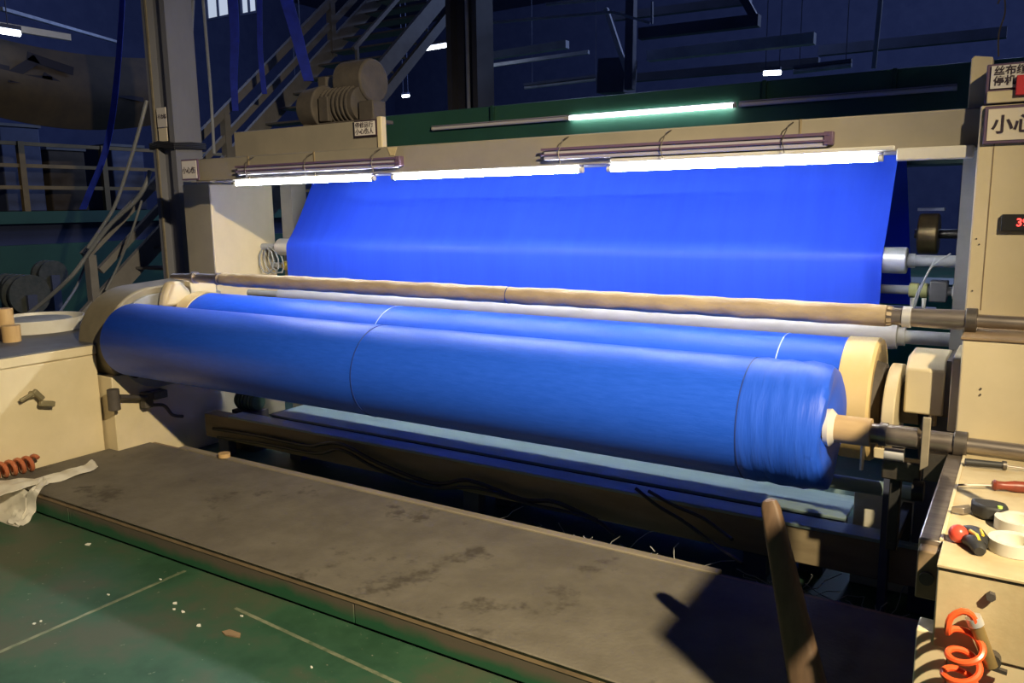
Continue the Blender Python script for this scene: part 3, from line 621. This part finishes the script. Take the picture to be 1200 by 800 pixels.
cab_run([(255,512,3.29),(310,520,3.28),(370,531,3.27),(400,527,3.26),(440,548,3.25),(500,570,3.24),(560,572,3.23),(620,590,3.23),(690,606,3.22),(720,626,3.22)], 0.009, 'second black cable sagging under the arched one')
cab_run([(745,572,3.29),(770,592,3.27),(800,610,3.25),(830,632,3.2),(870,660,3.1)], 0.008, 'dark cable hanging down across the right of the brown beam')
cab_run([(760,575,3.29),(790,592,3.27),(822,606,3.26),(845,622,3.24),(858,632,3.2)], 0.008, 'thin dark cable looping down over the brown beam left of the post')
def lint():
    b = MB()
    for k in range(60):
        x = random.uniform(-2.2, -0.35); y = random.uniform(3.08, 3.28); p = Vector((x, y, 0.006)); pts = [p]
        d = Vector((random.uniform(-1,1), random.uniform(-.5,.5), random.uniform(0.0,0.6)))
        for q in range(4):
            p = p + d*0.05 + Vector((random.uniform(-.03,.03), random.uniform(-.02,.02), random.uniform(-.015,.02))); p.z = max(p.z, 0.006); p.y = min(max(p.y,3.07),3.3); pts.append(p)
        b.tube(pts, 0.0022, 4)
    return b
tag(lint().build('thread_waste', 'string'), 'tangled waste threads in the gap behind the platform', 'threads', kind='stuff')
pm = thing('small_pump', (-4.35, 3.55, 0), 'small dark green pump near the left end of the brown beam', 'pump')
cyl((-4.46,3.55,0.33), (-4.28,3.55,0.33), 0.06, n=24).build('body', 'pump_green', pm, bev=0.006)
for k in range(5): cyl((-4.44+k*0.033,3.55,0.33), (-4.43+k*0.033,3.55,0.33), 0.068, n=24).build('cooling_fin', 'pump_green', pm)
box(-4.47, -4.27, 3.48, 3.62, 0.0, 0.27).build('base', 'rust', pm)
box(-4.41, -4.35, 3.52, 3.58, 0.39, 0.43).build('terminal_box', 'pump_green', pm, bev=0.006)
tag(box(-4.42, -4.10, 3.06, 3.14, 0.0, 0.03).build('paper_scrap', 'film'), 'crumpled white waste strip behind the platform left end', 'waste')
tag(cyl((-3.98,3.02,0.141), (-3.98,3.02,0.165), 0.035, n=18).build('tape_core', 'wood_block'), 'small tan tape core on the back edge of the platform', 'tape core')

# tapered wooden post standing on the platform
def post():
    base, top = Vector((-0.405, 2.215, 0.135)), Vector((-0.59, 2.32, 0.742)); vs = []; fs = []; n = 16
    prof = [(0,0.062),(0.04,0.060),(0.30,0.050),(0.62,0.040),(0.90,0.031),(0.965,0.028),(0.99,0.021),(1.0,0.008)]
    d = (top-base).normalized(); x = Vector((1,0,0)); x = (x-d*x.dot(d)).normalized(); y = d.cross(x)
    for t, r in prof:
        c = base.lerp(top, t)
        for j in range(n):
            a = 2*PI*j/n; ca, sa = math.cos(a), math.sin(a); q = 0.5
            vs.append(c + x*r*math.copysign(abs(ca)**q, ca)*0.92 + y*r*0.72*math.copysign(abs(sa)**q, sa))
    k = len(prof)
    for i in range(k-1): fs += [(i*n+j, i*n+(j+1)%n, (i+1)*n+(j+1)%n, (i+1)*n+j) for j in range(n)]
    fs += [tuple(range(n)), tuple(range((k-1)*n, k*n))]
    b = MB().add(vs, fs)
    for v in b.v: v.z = max(v.z, 0.136)
    return b
tag(post().build('wooden_post', 'wood_post'), 'tapered brown wooden post leaning on the platform at the right', 'post')

# unseen box on a pole right of the frame, added to shadow the platform
kb = thing('shadow_caster', (0.15, 1.95, 0), 'cream box on a pole by the bench, added to shadow the platform', 'added shadow caster')
box(0.105, 0.148, 1.62, 2.26, 1.22, 1.51).build('casing', 'cream', kb, bev=0.008)
box(0.148, 0.153, 1.70, 2.18, 1.26, 1.47).build('front_plate', 'cream_worn', kb, bev=0.002)
cyl((0.128,2.22,0.0), (0.128,2.22,1.22), 0.014, n=14).build('pole', 'steel_dark', kb)
cyl((0.152,2.22,0.0), (0.152,2.22,0.012), 0.05, n=20).build('foot', 'steel_dark', kb)
for y in (1.82, 1.94, 2.06): cyl((0.153,y,1.36), (0.168,y,1.36), 0.016, n=14).build('button', 'red', kb)

# tools on bench
t1 = thing('file_tool', (-0.07, 2.75, 0.80), 'long dark handled file at the back of the bench', 'tool')
cyl((-0.115,2.735,0.815), (-0.012,2.755,0.815), 0.011, 0.0095, n=12).build('handle', 'black_rubber', t1)
cyl((-0.018,2.754,0.815), (-0.008,2.756,0.815), 0.0135, n=12).build('ferrule', 'steel_dark', t1)
cyl((-0.008,2.756,0.814), (0.14,2.785,0.805), 0.0035, n=8).build('blade', 'steel', t1)
t2 = thing('screwdriver', (-0.03, 2.53, 0.80), 'screwdriver with dark red wooden handle lying across the bench', 'screwdriver')
cyl((-0.118,2.505,0.812), (-0.034,2.54,0.815), 0.003, n=8).build('blade', 'steel', t2)
MB().lathe((-0.036,2.539,0.816), (0.1,0.03,0.0), [(0,0),(0,0.011),(0.006,0.0155),(0.014,0.012),(0.03,0.0115),(0.055,0.0155),(0.09,0.0155),(0.103,0.009),(0.104,0)], 16).build('handle', 'handle_red', t2)
t3 = thing('utility_knife', (-0.04, 2.31, 0.80), 'black plastic cutter with grey blade end on the bench', 'cutter')
MB().prism([(-0.078,2.335),(-0.03,2.345),(0.0,2.335),(0.008,2.305),(-0.01,2.275),(-0.045,2.275),(-0.072,2.30)], 0.802, 0.838, 'z').build('body', 'black_rubber', t3, bev=0.007)
MB().prism([(-0.118,2.285),(-0.08,2.325),(-0.075,2.305),(-0.09,2.285)], 0.804, 0.822, 'z').build('blade', 'steel', t3, bev=0.002)
cyl((-0.012,2.285,0.837), (-0.012,2.285,0.842), 0.006, n=12).build('button', 'lime', t3)
t4 = thing('side_cutters', (-0.075, 2.08, 0.80), 'red, black and yellow gripped hand tool at the bench corner', 'pliers')
MB().ball((-0.090,2.095,0.822), 0.0215).build('red_knob', 'red_ball', t4)
MB().tube(smooth_path([(-0.085,2.135,0.815),(-0.062,2.13,0.82),(-0.044,2.10,0.82),(-0.040,2.06,0.815)]), lambda t: 0.012+0.004*math.sin(t*PI), 10).build('handle', 'black_rubber', t4)
MB().tube(smooth_path([(-0.075,2.085,0.815),(-0.058,2.065,0.82),(-0.045,2.045,0.815),(-0.042,2.03,0.812)]), lambda t: 0.011+0.005*math.sin(t*PI), 10).build('handle', 'black_rubber', t4)
MB().tube([(-0.066,2.10,0.832),(-0.052,2.075,0.834),(-0.045,2.05,0.829)], 0.0045, 8).build('grip_stripe', 'yellow', t4)
MB().tube([(-0.046,2.11,0.835),(-0.039,2.08,0.834)], 0.0035, 8).build('grip_stripe', 'yellow', t4)
cyl((-0.10,2.13,0.805), (-0.085,2.14,0.805), 0.014, n=12).build('jaw', 'steel_dark', t4)
def tape(x, y, label):
    t = thing('tape_roll', (x, y, 0.80), label, 'tape', 'white tape rolls on the bench')
    MB().lathe((x,y,0.801), (0,0,1), [(0,0.037),(0,0.052),(0.028,0.052),(0.028,0.037),(0,0.037)], 40).build('tape', 'white_plastic', t)
    MB().lathe((x,y,0.801), (0,0,1), [(0.001,0.034),(0.001,0.0368),(0.027,0.0368),(0.027,0.034),(0.001,0.034)], 40).build('core', 'cream_white', t)
tape(0.030, 2.255, 'white tape roll on the bench, further back of two')
tape(0.022, 2.105, 'white tape roll on the bench, nearer the front edge')
# coil hose with valve on the bench front
hv = thing('air_valve', (0.0, 1.9, 0.55), 'brass air valve on the bench front with orange hose', 'valve')
cyl((-0.035,1.915,0.69), (0.0,1.92,0.60), 0.014, n=14).build('body', 'brass', hv)
cyl((-0.042,1.913,0.708), (-0.034,1.915,0.69), 0.0165, n=14).build('nut', 'chrome', hv)
MB().bar((-0.035,1.925,0.60), (0.03,1.925,0.592), 0.012, 0.008).build('lever', 'steel_dark', hv)
cyl((0.0,1.92,0.61), (0.0,1.944,0.61), 0.018, n=14).build('inlet', 'steel_dark', hv)
cyl((-0.012,1.944,0.752), (-0.012,1.93,0.752), 0.010, n=6).build('hook_bolt', 'rust', hv)
def hose():
    pts = [Vector((-0.036,1.905,0.700)), Vector((-0.044,1.902,0.716)), Vector((-0.062,1.898,0.722)), Vector((-0.082,1.892,0.706)), Vector((-0.086,1.888,0.684))]
    for i in range(0, 68):
        t = PI + 2*PI*i/14; tt = i/14
        pts.append(Vector((-0.053+0.033*math.cos(t)+0.003*math.sin(tt*2.1), 1.892-0.026*math.sin(t), 0.668-0.012*math.sin(t)-0.047*tt)))
    return MB().tube(smooth_path(pts, 2), 0.0074, 8)
tag(hose().build('coil_hose', 'orange_hose'), 'bright orange coiled air hose hanging on the bench front', 'hose')

# ================================================================== white film over the platform corner
ws = thing('plastic_film', (-4.45, 2.1, 0.0), 'crumpled whitish plastic sheet draped over the platform corner', 'plastic sheet')
def onz(px, py, z):
    r = FW + RT*((px-600)/F) - UP*((py-400)/F); return Vector((0,0,EYE)) + r*((z-EYE)/r.z)
def skin(A, B, th=0.004, n=7, rough_=0.006):
    A = smooth_path(A, 4); B = smooth_path(B, 4); k = len(A); vs = []; fs = []
    for i in range(k):
        for j in range(n):
            u = j/(n-1); p = A[i].lerp(B[i], u); d = rough_*math.sin(i*0.9+j*1.7)+rough_*0.8*math.sin(i*0.37-j*2.3)+0.6*rough_*math.sin(PI*u)*2
            q = p+Vector((0, -0.3*d, max(d, -p.z+0.004))); q.x = max(q.x, -4.788+0.006*math.sin(j*2.0)); vs.append(q)
    o = len(vs); vs += [v+Vector((0, th*0.5, -th*0.7)) for v in vs]
    for i in range(k-1):
        for j in range(n-1): a = i*n+j; fs += [(a,a+1,a+n+1,a+n),(o+a,o+a+n,o+a+n+1,o+a+1)]
        for j in (0, n-1): a = i*n+j; fs.append((a,a+n,o+a+n,o+a))
    for j in range(n-1):
        for a in (j, (k-1)*n+j): fs.append((a,a+1,o+a+1,o+a))
    return MB().add(vs, fs)
skin([onz(*p, 0.156) for p in ((-30,566),(0,563),(22,561),(48,559),(80,550),(100,544),(109,539))], [onz(*p, 0.150) for p in ((-30,592),(0,582),(20,574),(48,567),(76,560),(100,553),(115,547))]).build('strip', 'film', ws)
skin([onz(50,560,0.158), onz(44,566,0.156), onz(36,574,0.154), at(27,585,2.085), at(18,597,2.06), at(12,606,2.0), at(10,613,1.96)],
     [onz(57,563,0.152), onz(52,570,0.150), onz(45,577,0.147), at(42,588,2.095), at(40,598,2.09), at(35,609,2.05), at(27,617,2.0)]).build('strip', 'film', ws)
skin([at(-60,556,2.10), at(-60,572,2.09), at(-60,588,2.06), at(-60,604,2.02), at(-60,617,1.95)],
     [at(36,577,2.112), at(32,584,2.09), at(30,596,2.07), at(26,609,2.03), at(20,618,1.97)], n=18, rough_=0.010).build('sheet', 'film', ws)

# floor litter
def flake(x, y, s, ang, label):
    pts = [(x+s*(0.8+0.35*math.sin(k*2.3+ang))*math.cos(2*PI*k/7+ang), y+0.6*s*(0.8+0.3*math.cos(k*1.7))*math.sin(2*PI*k/7+ang)) for k in range(7)]
    tag(MB().prism(pts, 0.0006, 0.004, 'z').build('paper_flake', 'scrap_white'), label, 'litter', 'white flakes on the green floor')
for px, py, s, lab in ((103,638,0.022,'white scrap on the green floor close to the plastic sheet'), (205,707,0.014,'small white flake, uppermost of three in the floor cluster'), (204,714,0.009,'tiny white flake, left one of the floor cluster'), (214,717,0.013,'small white flake, lowest of the floor cluster'),
                       (233,733,0.014,'white flake right of the floor cluster'), (283,722,0.011,'white flake near the end of the pale floor line'), (40,731,0.010,'white flake left of the long pale line'), (48,728,0.008,'tiny white flake beside another left of the pale line'),
                       (127,697,0.009,'white flake just above the long pale line'), (365,782,0.008,'white flake near the bottom of the floor'), (188,679,0.008,'tiny white flake at the far end of the pale line')):
    r = FW + RT*((px-600)/F) - UP*((py-400)/F); p = Vector((0,0,EYE)) + r*(-EYE/r.z); flake(p.x, p.y, s, px*0.1, lab)
r = FW + RT*((272-600)/F) - UP*((743-400)/F); p = Vector((0,0,EYE)) + r*(-EYE/r.z)
tag(MB().prism([(p.x-.045,p.y-.012),(p.x-.01,p.y-.022),(p.x+.05,p.y-.004),(p.x+.03,p.y+.016),(p.x-.03,p.y+.014)], 0.0006, 0.006, 'z').build('leaf_scrap', 'rust_plate'), 'brown scrap lying on the green floor', 'litter')

# ================================================================== BACKGROUND
# green beam with lamps
gb = thing('green_girder', (-2.4, 5.3, 1.9), 'big dark green girder behind the machine with tube lamps', 'girder')
box(-5.05, -0.1, 5.22, 5.45, 1.86, 2.34).build('web', 'green_paint', gb, bev=0.006)
box(-5.05, -0.1, 5.16, 5.5, 1.80, 1.86).build('bottom_flange', 'green_dark', gb)
for x in (-3.46, -1.45, -0.72): box(x-0.012, x+0.012, 5.19, 5.22, 2.20, 2.34).build('rib', 'green_dark', gb)
for x in (-4.90, -0.25): box(x-0.1, x+0.1, 5.25, 5.45, 0.0, 1.80).build('leg', 'navy_steel', gb)
lamp(-4.02, 5.192, 2.205, False, 'unlit tube lamp on the green girder, left of the lit one', 'tube lamps on the green girder', house='housing_lilac')
lamp(-2.82, 5.192, 2.205, True, 'lit tube lamp on the green girder', 'tube lamps on the green girder', tube='tube_lit_green', house='housing_lilac')
lamp(-1.60, 5.192, 2.205, False, 'unlit tube lamp on the green girder, right of the lit one', 'tube lamps on the green girder', house='housing_lilac')
# left steel column
c1 = thing('steel_column', (-5.72, 4.1, 0), 'grey brown steel column with a paper notice behind the machine', 'column')
box(-5.86, -5.80, 4.0, 4.24, 0, 8.6).build('flange', 'column_paint', c1)
box(-5.64, -5.58, 4.0, 4.24, 0, 8.6).build('flange', 'column_paint', c1)
box(-5.80, -5.64, 4.06, 4.12, 0, 8.6).build('web', 'column_paint', c1)
box(-5.81, -5.79, 3.99, 4.0, 0, 8.6).build('edge_strip', 'trim_wood', c1)
nt_ = thing('paper_notice', (-5.7, 4.0, 2.1), 'white paper notice taped on the steel column', 'notice')
fc = box(-5.755, -5.645, 3.985, 3.992, 2.235, 2.38).build('sheet', 'sign_white', nt_)
box(-5.75, -5.65, 3.985, 3.992, 2.13, 2.228).build('lower_sheet', 'sign_cream', nt_)
text('不合格', -5.748, 3.9845, 2.30, 0.036, 'ink', fc, bold=0.0004)
wr = MB()
for k in range(4):
    z = 2.08+0.012*k; wr.tube([(-5.875,3.985,z),(-5.75,3.975,z+0.012),(-5.565,3.98,z-0.01),(-5.55,4.12,z),(-5.565,4.26,z),(-5.875,4.26,z)], 0.008, 6, closed=True)
tag(wr.build('tied_wire', 'cable'), 'black wire tied round the steel column below the notice', 'wire')
# far column
c2 = thing('steel_column', (-5.0, 7.1, 0), 'dark far steel column in the middle of the background', 'column')
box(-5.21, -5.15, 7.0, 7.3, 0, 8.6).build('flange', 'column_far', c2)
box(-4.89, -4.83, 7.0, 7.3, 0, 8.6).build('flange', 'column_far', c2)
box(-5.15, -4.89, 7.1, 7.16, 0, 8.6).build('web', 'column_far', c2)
cyl((-4.98,7.05,1.9), (-4.98,7.05,8.6), 0.02, n=10).build('conduit', 'pale_steel', c2)
# staircase rising away from the camera
stc = thing('staircase', (-6.4, 5.5, 0), 'steel staircase with railings climbing behind the machine', 'staircase')
def zs(y): return 0.77+0.862*(y-4.1)
MB().bar((-7.0,3.25,zs(3.25)), (-7.0,10.5,zs(10.5)), 0.05, 0.17).build('stringer', 'stair_grey', stc)
MB().bar((-5.84,4.45,zs(4.45)), (-5.84,10.5,zs(10.5)), 0.05, 0.17).build('stringer', 'grey_dark', stc)
MB().bar((-5.80,5.9,zs(5.9)-0.24), (-5.80,10.5,zs(10.5)-0.24), 0.05, 0.10).build('stringer_brace', 'grey_dark', stc)
MB().bar((-7.0,4.02,1.22), (-7.0,9.4,5.83), 0.06, 0.075).build('handrail', 'stair_grey', stc)
MB().bar((-7.0,4.15,1.08), (-7.0,9.4,5.60), 0.05, 0.06).build('mid_rail', 'stair_grey', stc)
for y in (4.07, 5.62, 7.2, 8.8): box(-7.04, -6.96, y-0.035, y+0.035, zs(y)-0.1 if y > 4.5 else 0.0, zs(y)+0.48).build('baluster', 'stair_grey', stc)
MB().bar((-5.84,6.3,zs(6.3)+0.5), (-5.84,10.0,zs(10.0)+0.5), 0.035, 0.04).build('handrail', 'grey_dark', stc)
for y in (6.35, 7.6, 8.9): MB().bar((-5.84,y,zs(y)), (-5.84,y,zs(y)+0.5), 0.03, 0.03).build('baluster', 'grey_dark', stc)
step = None
for k in range(34):
    y = 3.45+k*0.205
    if step is None: step = box(-6.97, -5.88, y, y+0.22, zs(y)-0.02, zs(y)).build('tread', 'grey_dark', stc); y0 = y
    else:
        s_ = step.copy(); COL.objects.link(s_); s_.parent = stc; s_.location = (0, y-y0, zs(y)-zs(y0))
        if y < 4.45: s_.scale = (1,1,1)
# slanting white cables/ropes at left
def hang(pts, r, m, name, label, cat, group=None):
    tag(MB().tube(smooth_path([at(*p) for p in pts], 6), r, 8).build(name, m), label, cat, group)
hang([(172,118,3.95),(165,145,3.9),(152,190,3.85),(135,240,3.8),(118,268,3.75),(103,290,3.7)], 0.014, 'hose_grey', 'air_hose', 'pale hose hanging from behind the column down to the stair rail', 'hose', 'pale hoses by the stairs')
hang([(176,200,4.2),(170,218,4.15),(158,236,4.1),(130,262,4.0),(104,296,3.9),(85,322,3.8),(55,350,3.7),(25,374,3.6)], 0.018, 'hose_grey', 'air_hose', 'pale hose sagging from the column to the cabinet top', 'hose', 'pale hoses by the stairs')
hang([(166,235,4.2),(155,270,4.15),(138,312,4.1),(124,340,4.0)], 0.010, 'hose_grey', 'air_hose', 'thin pale hose slanting between the stair rails', 'hose', 'pale hoses by the stairs')
hang([(104,300,4.3),(90,335,4.2),(70,366,3.8),(64,377,3.3)], 0.012, 'hose_grey', 'air_hose', 'short pale hose falling from the newel post to the tray', 'hose', 'pale hoses by the stairs')
hang([(226,0,5.0),(224,40,5.0),(222,70,5.0)], 0.018, 'pale_steel', 'hanging_rope', 'grey rope hanging close to the steel column', 'rope', 'ropes by the stairs')
hang([(238,0,5.0),(243,60,5.0),(247,110,5.0),(251,180,5.0)], 0.014, 'pale_steel', 'hanging_rope', 'long thin grey rope hanging left of the blue rag', 'rope', 'ropes by the stairs')
def rag(pts, wd, label):
    tag(ribbon(smooth_path([at(*p) for p in pts], 6), wd, 0.01, (0.84,0.54,0)).build('fabric_strip', 'blue_rag'), label, 'fabric strip', 'blue strips hanging in the background')
rag([(144,-10,5.2),(141,40,5.2),(137,90,5.2),(131,140,5.2),(121,185,5.2),(105,225,5.2),(97,245,5.2)], lambda t: 0.05+0.03*t, 'thin blue fabric strip hanging left of the steel column')
rag([(272,-10,5.6),(275,40,5.6),(274,90,5.6),(276,130,5.6)], lambda t: 0.10-0.04*t, 'wide blue fabric strip hanging right of the steel column')
rag([(304,-10,5.7),(305,60,5.7),(310,110,5.7)], lambda t: 0.05, 'narrow faint blue strip behind the upper stair rail')
rag([(333,-10,5.4),(346,35,5.4),(354,65,5.4),(362,95,5.4)], lambda t: 0.12-0.03*t, 'blue fabric strip hanging beside the motor')
# mezzanine at left with yellow railing and green front
mz = thing('mezzanine', (-12.4, 8, 0), 'dark green mezzanine block beyond the stairs at the left', 'mezzanine')
box(-14.0, -12.0, 4.0, 14.0, 0.0, 1.15).build('front_wall', 'green_dark', mz)
box(-14.0, -11.9, 4.0, 14.0, 1.45, 1.62).build('slab_edge', 'green_dark', mz)
box(-14.0, -12.1, 4.0, 14.0, 1.15, 1.45).build('recess', 'navy', mz)
rg = thing('yellow_railing', (-11.95, 8, 1.62), 'rusty yellow railing along the mezzanine edge at the left', 'railing')
for z in (1.95, 2.25, 2.55): MB().bar((-11.95,4.2,z), (-11.95,13.0,z), 0.05, 0.05).build('rail', 'rail_yellow', rg)
for y in (4.9, 6.1, 7.3, 8.5, 9.7, 10.9): box(-11.99, -11.91, y-0.04, y+0.04, 1.62, 2.58).build('post', 'rail_yellow', rg)
for k, (y, h, m, lab) in enumerate(((6.35,1.2,'navy_steel','pale grey machine cover behind the yellow railing'), (7.0,0.9,'banner_tan','tan crate behind the yellow railing'), (8.0,1.0,'navy_steel','dark crate behind the yellow railing'))):
    t = thing('stored_crate', (-12.8, y, 1.62), lab, 'crate', 'crates on the mezzanine')
    box(-13.2, -12.4, y-0.28, y+0.28, 1.62, 1.62+h).build('body', m, t, bev=0.02)
    box(-13.22, -12.38, y-0.30, y+0.30, 1.62+h, 1.66+h).build('lid', 'grey_dark', t)
# floor-level machinery bits in front of green wall
for px, py, Y, s, lab in ((30,345,4.6,0.22,'dark round reel on the floor behind the round tray'), (58,322,5.4,0.18,'dark reel nearer the stair newel post'), (12,335,4.7,0.14,'small dark reel at the left picture edge')):
    p = at(px, py, Y); t = thing('cable_reel', (p.x, p.y, 0), lab, 'reel', 'reels behind the cabinet')
    cyl((p.x-0.1,p.y,p.z), (p.x-0.06,p.y,p.z), s, n=28).build('flange', 'reel_dark', t)
    cyl((p.x+0.06,p.y,p.z), (p.x+0.1,p.y,p.z), s, n=28).build('flange', 'reel_dark', t)
    cyl((p.x-0.06,p.y,p.z), (p.x+0.06,p.y,p.z), s*0.55, n=24).build('barrel', 'column_far', t)
    box(p.x-0.14, p.x+0.14, p.y-0.05, p.y+0.05, 0, p.z).build('stand', 'navy_steel', t)
# hanging banner
def banner():
    vs = []; fs = []; n, k = 40, 10
    for s in (0, 1):
        for i in range(n):
            for j in range(k):
                u, v = i/(n-1), j/(k-1); y = 4.0+3.0*u; bow = 0.25*math.sin(PI*v)
                vs.append((-9.6+bow+0.02*s, y, 2.78+0.78*v-0.22*math.sin(PI*u)*(1-0.4*v)))
    o = n*k
    for i in range(n-1):
        for j in range(k-1): a = i*k+j; fs += [(a,a+1,a+k+1,a+k),(o+a,o+a+k,o+a+k+1,o+a+1)]
    return MB().add(vs, fs)
bn2 = thing('cloth_banner', (-9.5, 7, 2.6), 'sagging tan cloth banner with dark brush marks at the left', 'banner')
banner().build('cloth', 'banner_tan', bn2)
for (a, b, wd) in (((4.72,3.02),(5.05,3.26),0.10),((4.95,3.28),(5.45,3.18),0.09),((4.72,3.02),(5.2,3.05),0.09),((5.1,3.10),(5.35,2.98),0.07),((4.45,3.15),(4.75,3.12),0.05),((5.6,3.0),(6.3,2.95),0.05),((6.4,2.95),(6.8,3.05),0.05)):
    MB().bar((-9.338,a[0],a[1]), (-9.338,b[0],b[1]), 0.008, wd).build('brush_mark', 'banner_ink', bn2)
MB().bar((-9.6,4.0,3.60), (-9.6,5.6,3.60), 0.05, 0.07).build('hanging_bar', 'white_plastic', bn2)
# far tube lamps
def far_lamp(a, b, label, m='tube_far', r=0.03):
    t = thing('tube_lamp', a, label, 'lamp', 'far tube lamps under the roof')
    cyl(a, b, r, n=10).build('tube', m, t)
    for q in (0.1, 0.9): p = Vector(a).lerp(Vector(b), q); cyl(p+Vector((0,0,0.06)), (p.x, p.y, 8.6), 0.006, n=6).build('hanger', 'navy_steel', t)
    d = Vector((0,0,0.05)); MB().bar(Vector(a)+d, Vector(b)+d, 0.08, 0.04).build('batten', 'navy_steel', t)
far_lamp((-9.0,3.6,3.42), (-9.0,4.72,3.43), 'lit tube lamp at the upper left picture corner')
far_lamp((-7.9,10.0,3.93), (-6.65,10.0,3.95), 'bright far tube lamp partly hidden by the far column')
far_lamp(at(895,86,11), at(915,85,11), 'small far lamp glimpsed above the green girder at the right', r=0.03)
far_lamp(at(930,84,11), at(998,76,11), 'long faint far lamp above the green girder at the right', 'pale_steel', r=0.035)
far_lamp(at(472,113,14), at(479,112,14), 'tiny far lamp left of the far column', r=0.03)
far_lamp(at(345,101,9), at(356,100,9), 'small far lamp seen below the stair stringer', r=0.03)
far_lamp(at(615,103,12), at(708,92,12), 'faint far lamp strip right of the far column', 'pale_steel', r=0.025)
# roof steel
def purlin(a, b, wd, ht, m, label, kind='roof_beam'):
    tag(MB().bar(a, b, wd, ht).build(kind, m), label, 'roof beam', 'steel members under the roof')
for Y, pya, pxa, pyb, pxb, h, m, lab in ((10,68,560,52,665,0.10,'pale_steel','pale roof beam right of the far column'), (10.6,79,560,61,690,0.05,'pale_steel','thin pale roof beam below another, right of the far column'),
        (9,40,750,24,890,0.12,'navy_steel','dark roof beam high in the middle of the hall'), (9.5,66,760,45,955,0.12,'pale_steel','pale roof beam above the middle of the green girder'),
        (12,95,700,73,960,0.12,'navy_steel','low dark roof beam just above the green girder'), (12.5,20,720,0,880,0.12,'navy_steel','dark roof beam near the top picture edge'), (14,60,960,38,1180,0.15,'navy_steel','faint roof beam at the upper right')):
    purlin(at(pxa,pya,Y), at(pxb,pyb,Y), h, h, m, lab)
purlin(at(0,10,6.5), at(140,50,11), 0.08, 0.05, 'pale_steel', 'slim roof pipe sloping away at the upper left')
purlin(at(0,62,7), at(110,84,11), 0.3, 0.22, 'navy_steel', 'wide dark duct above the cloth banner')
for k, (pa, pb, Y, t_, lab) in enumerate((((738,105),(740,0),9.0,0.10,'upright roof strut left of centre right'), ((735,85),(710,10),9.0,0.05,'slanting roof brace beside the upright strut'), ((722,110),(724,70),9.2,0.35,'hanging grey duct end above the green girder'),
        ((570,27),(718,14),8.0,0.025,'thin pipe running under the roof to a bend'), ((718,14),(762,27),8.0,0.025,'short sloping end of the thin roof pipe'), ((764,28),(764,2),8.0,0.02,'thin hanger rod at the end of the roof pipe'),
        ((1024,80),(1032,0),9.0,0.04,'thin upright rod at the right of the hall'), ((640,5),(760,-6),8.5,0.03,'thin roof pipe along the top edge'), ((885,22),(870,-5),9.0,0.08,'roof brace at the end of the high dark beam'))):
    purlin(at(*pa, Y), at(*pb, Y), t_, t_, 'navy_steel' if t_ > 0.06 else 'pale_steel', lab)
# window panes at top left
for k, (px0, px1, py1, lab) in enumerate(((108,125,6,'window_1'), (244,270,22,'window_2'), (284,302,16,'window_3'))):
    a, b = at(px0, py1, 15.0), at(px1, py1, 15.0); t = thing(lab, (a.x, 15, a.z), 'hall window high up, ' + ('left of the steel column','between steel column and blue strip','right of the blue strip')[k], 'window', kind='structure')
    box(a.x, b.x, 15.0, 15.03, a.z, a.z+1.2).build('pane', 'window_glow', t)
    box(a.x-0.06, b.x+0.06, 14.97, 15.0, a.z-0.06, a.z).build('sill', 'navy_steel', t)
    for q in range(3): xx = a.x+(b.x-a.x)*q/2; box(xx-0.03, xx+0.03, 14.96, 15.0, a.z, a.z+1.2).build('mullion', 'navy_steel', t)
# green back cabinet behind the right drum end
gcb = thing('green_cabinet', (-0.6, 6.5, 0), 'low green cabinet behind the right end of the rolls', 'cabinet')
box(-1.6, -0.3, 6.3, 6.8, 0.0, 1.0).build('body', 'cabinet_green', gcb, bev=0.01)
box(-1.62, -0.28, 6.28, 6.82, 1.0, 1.03).build('top', 'green_dark', gcb)
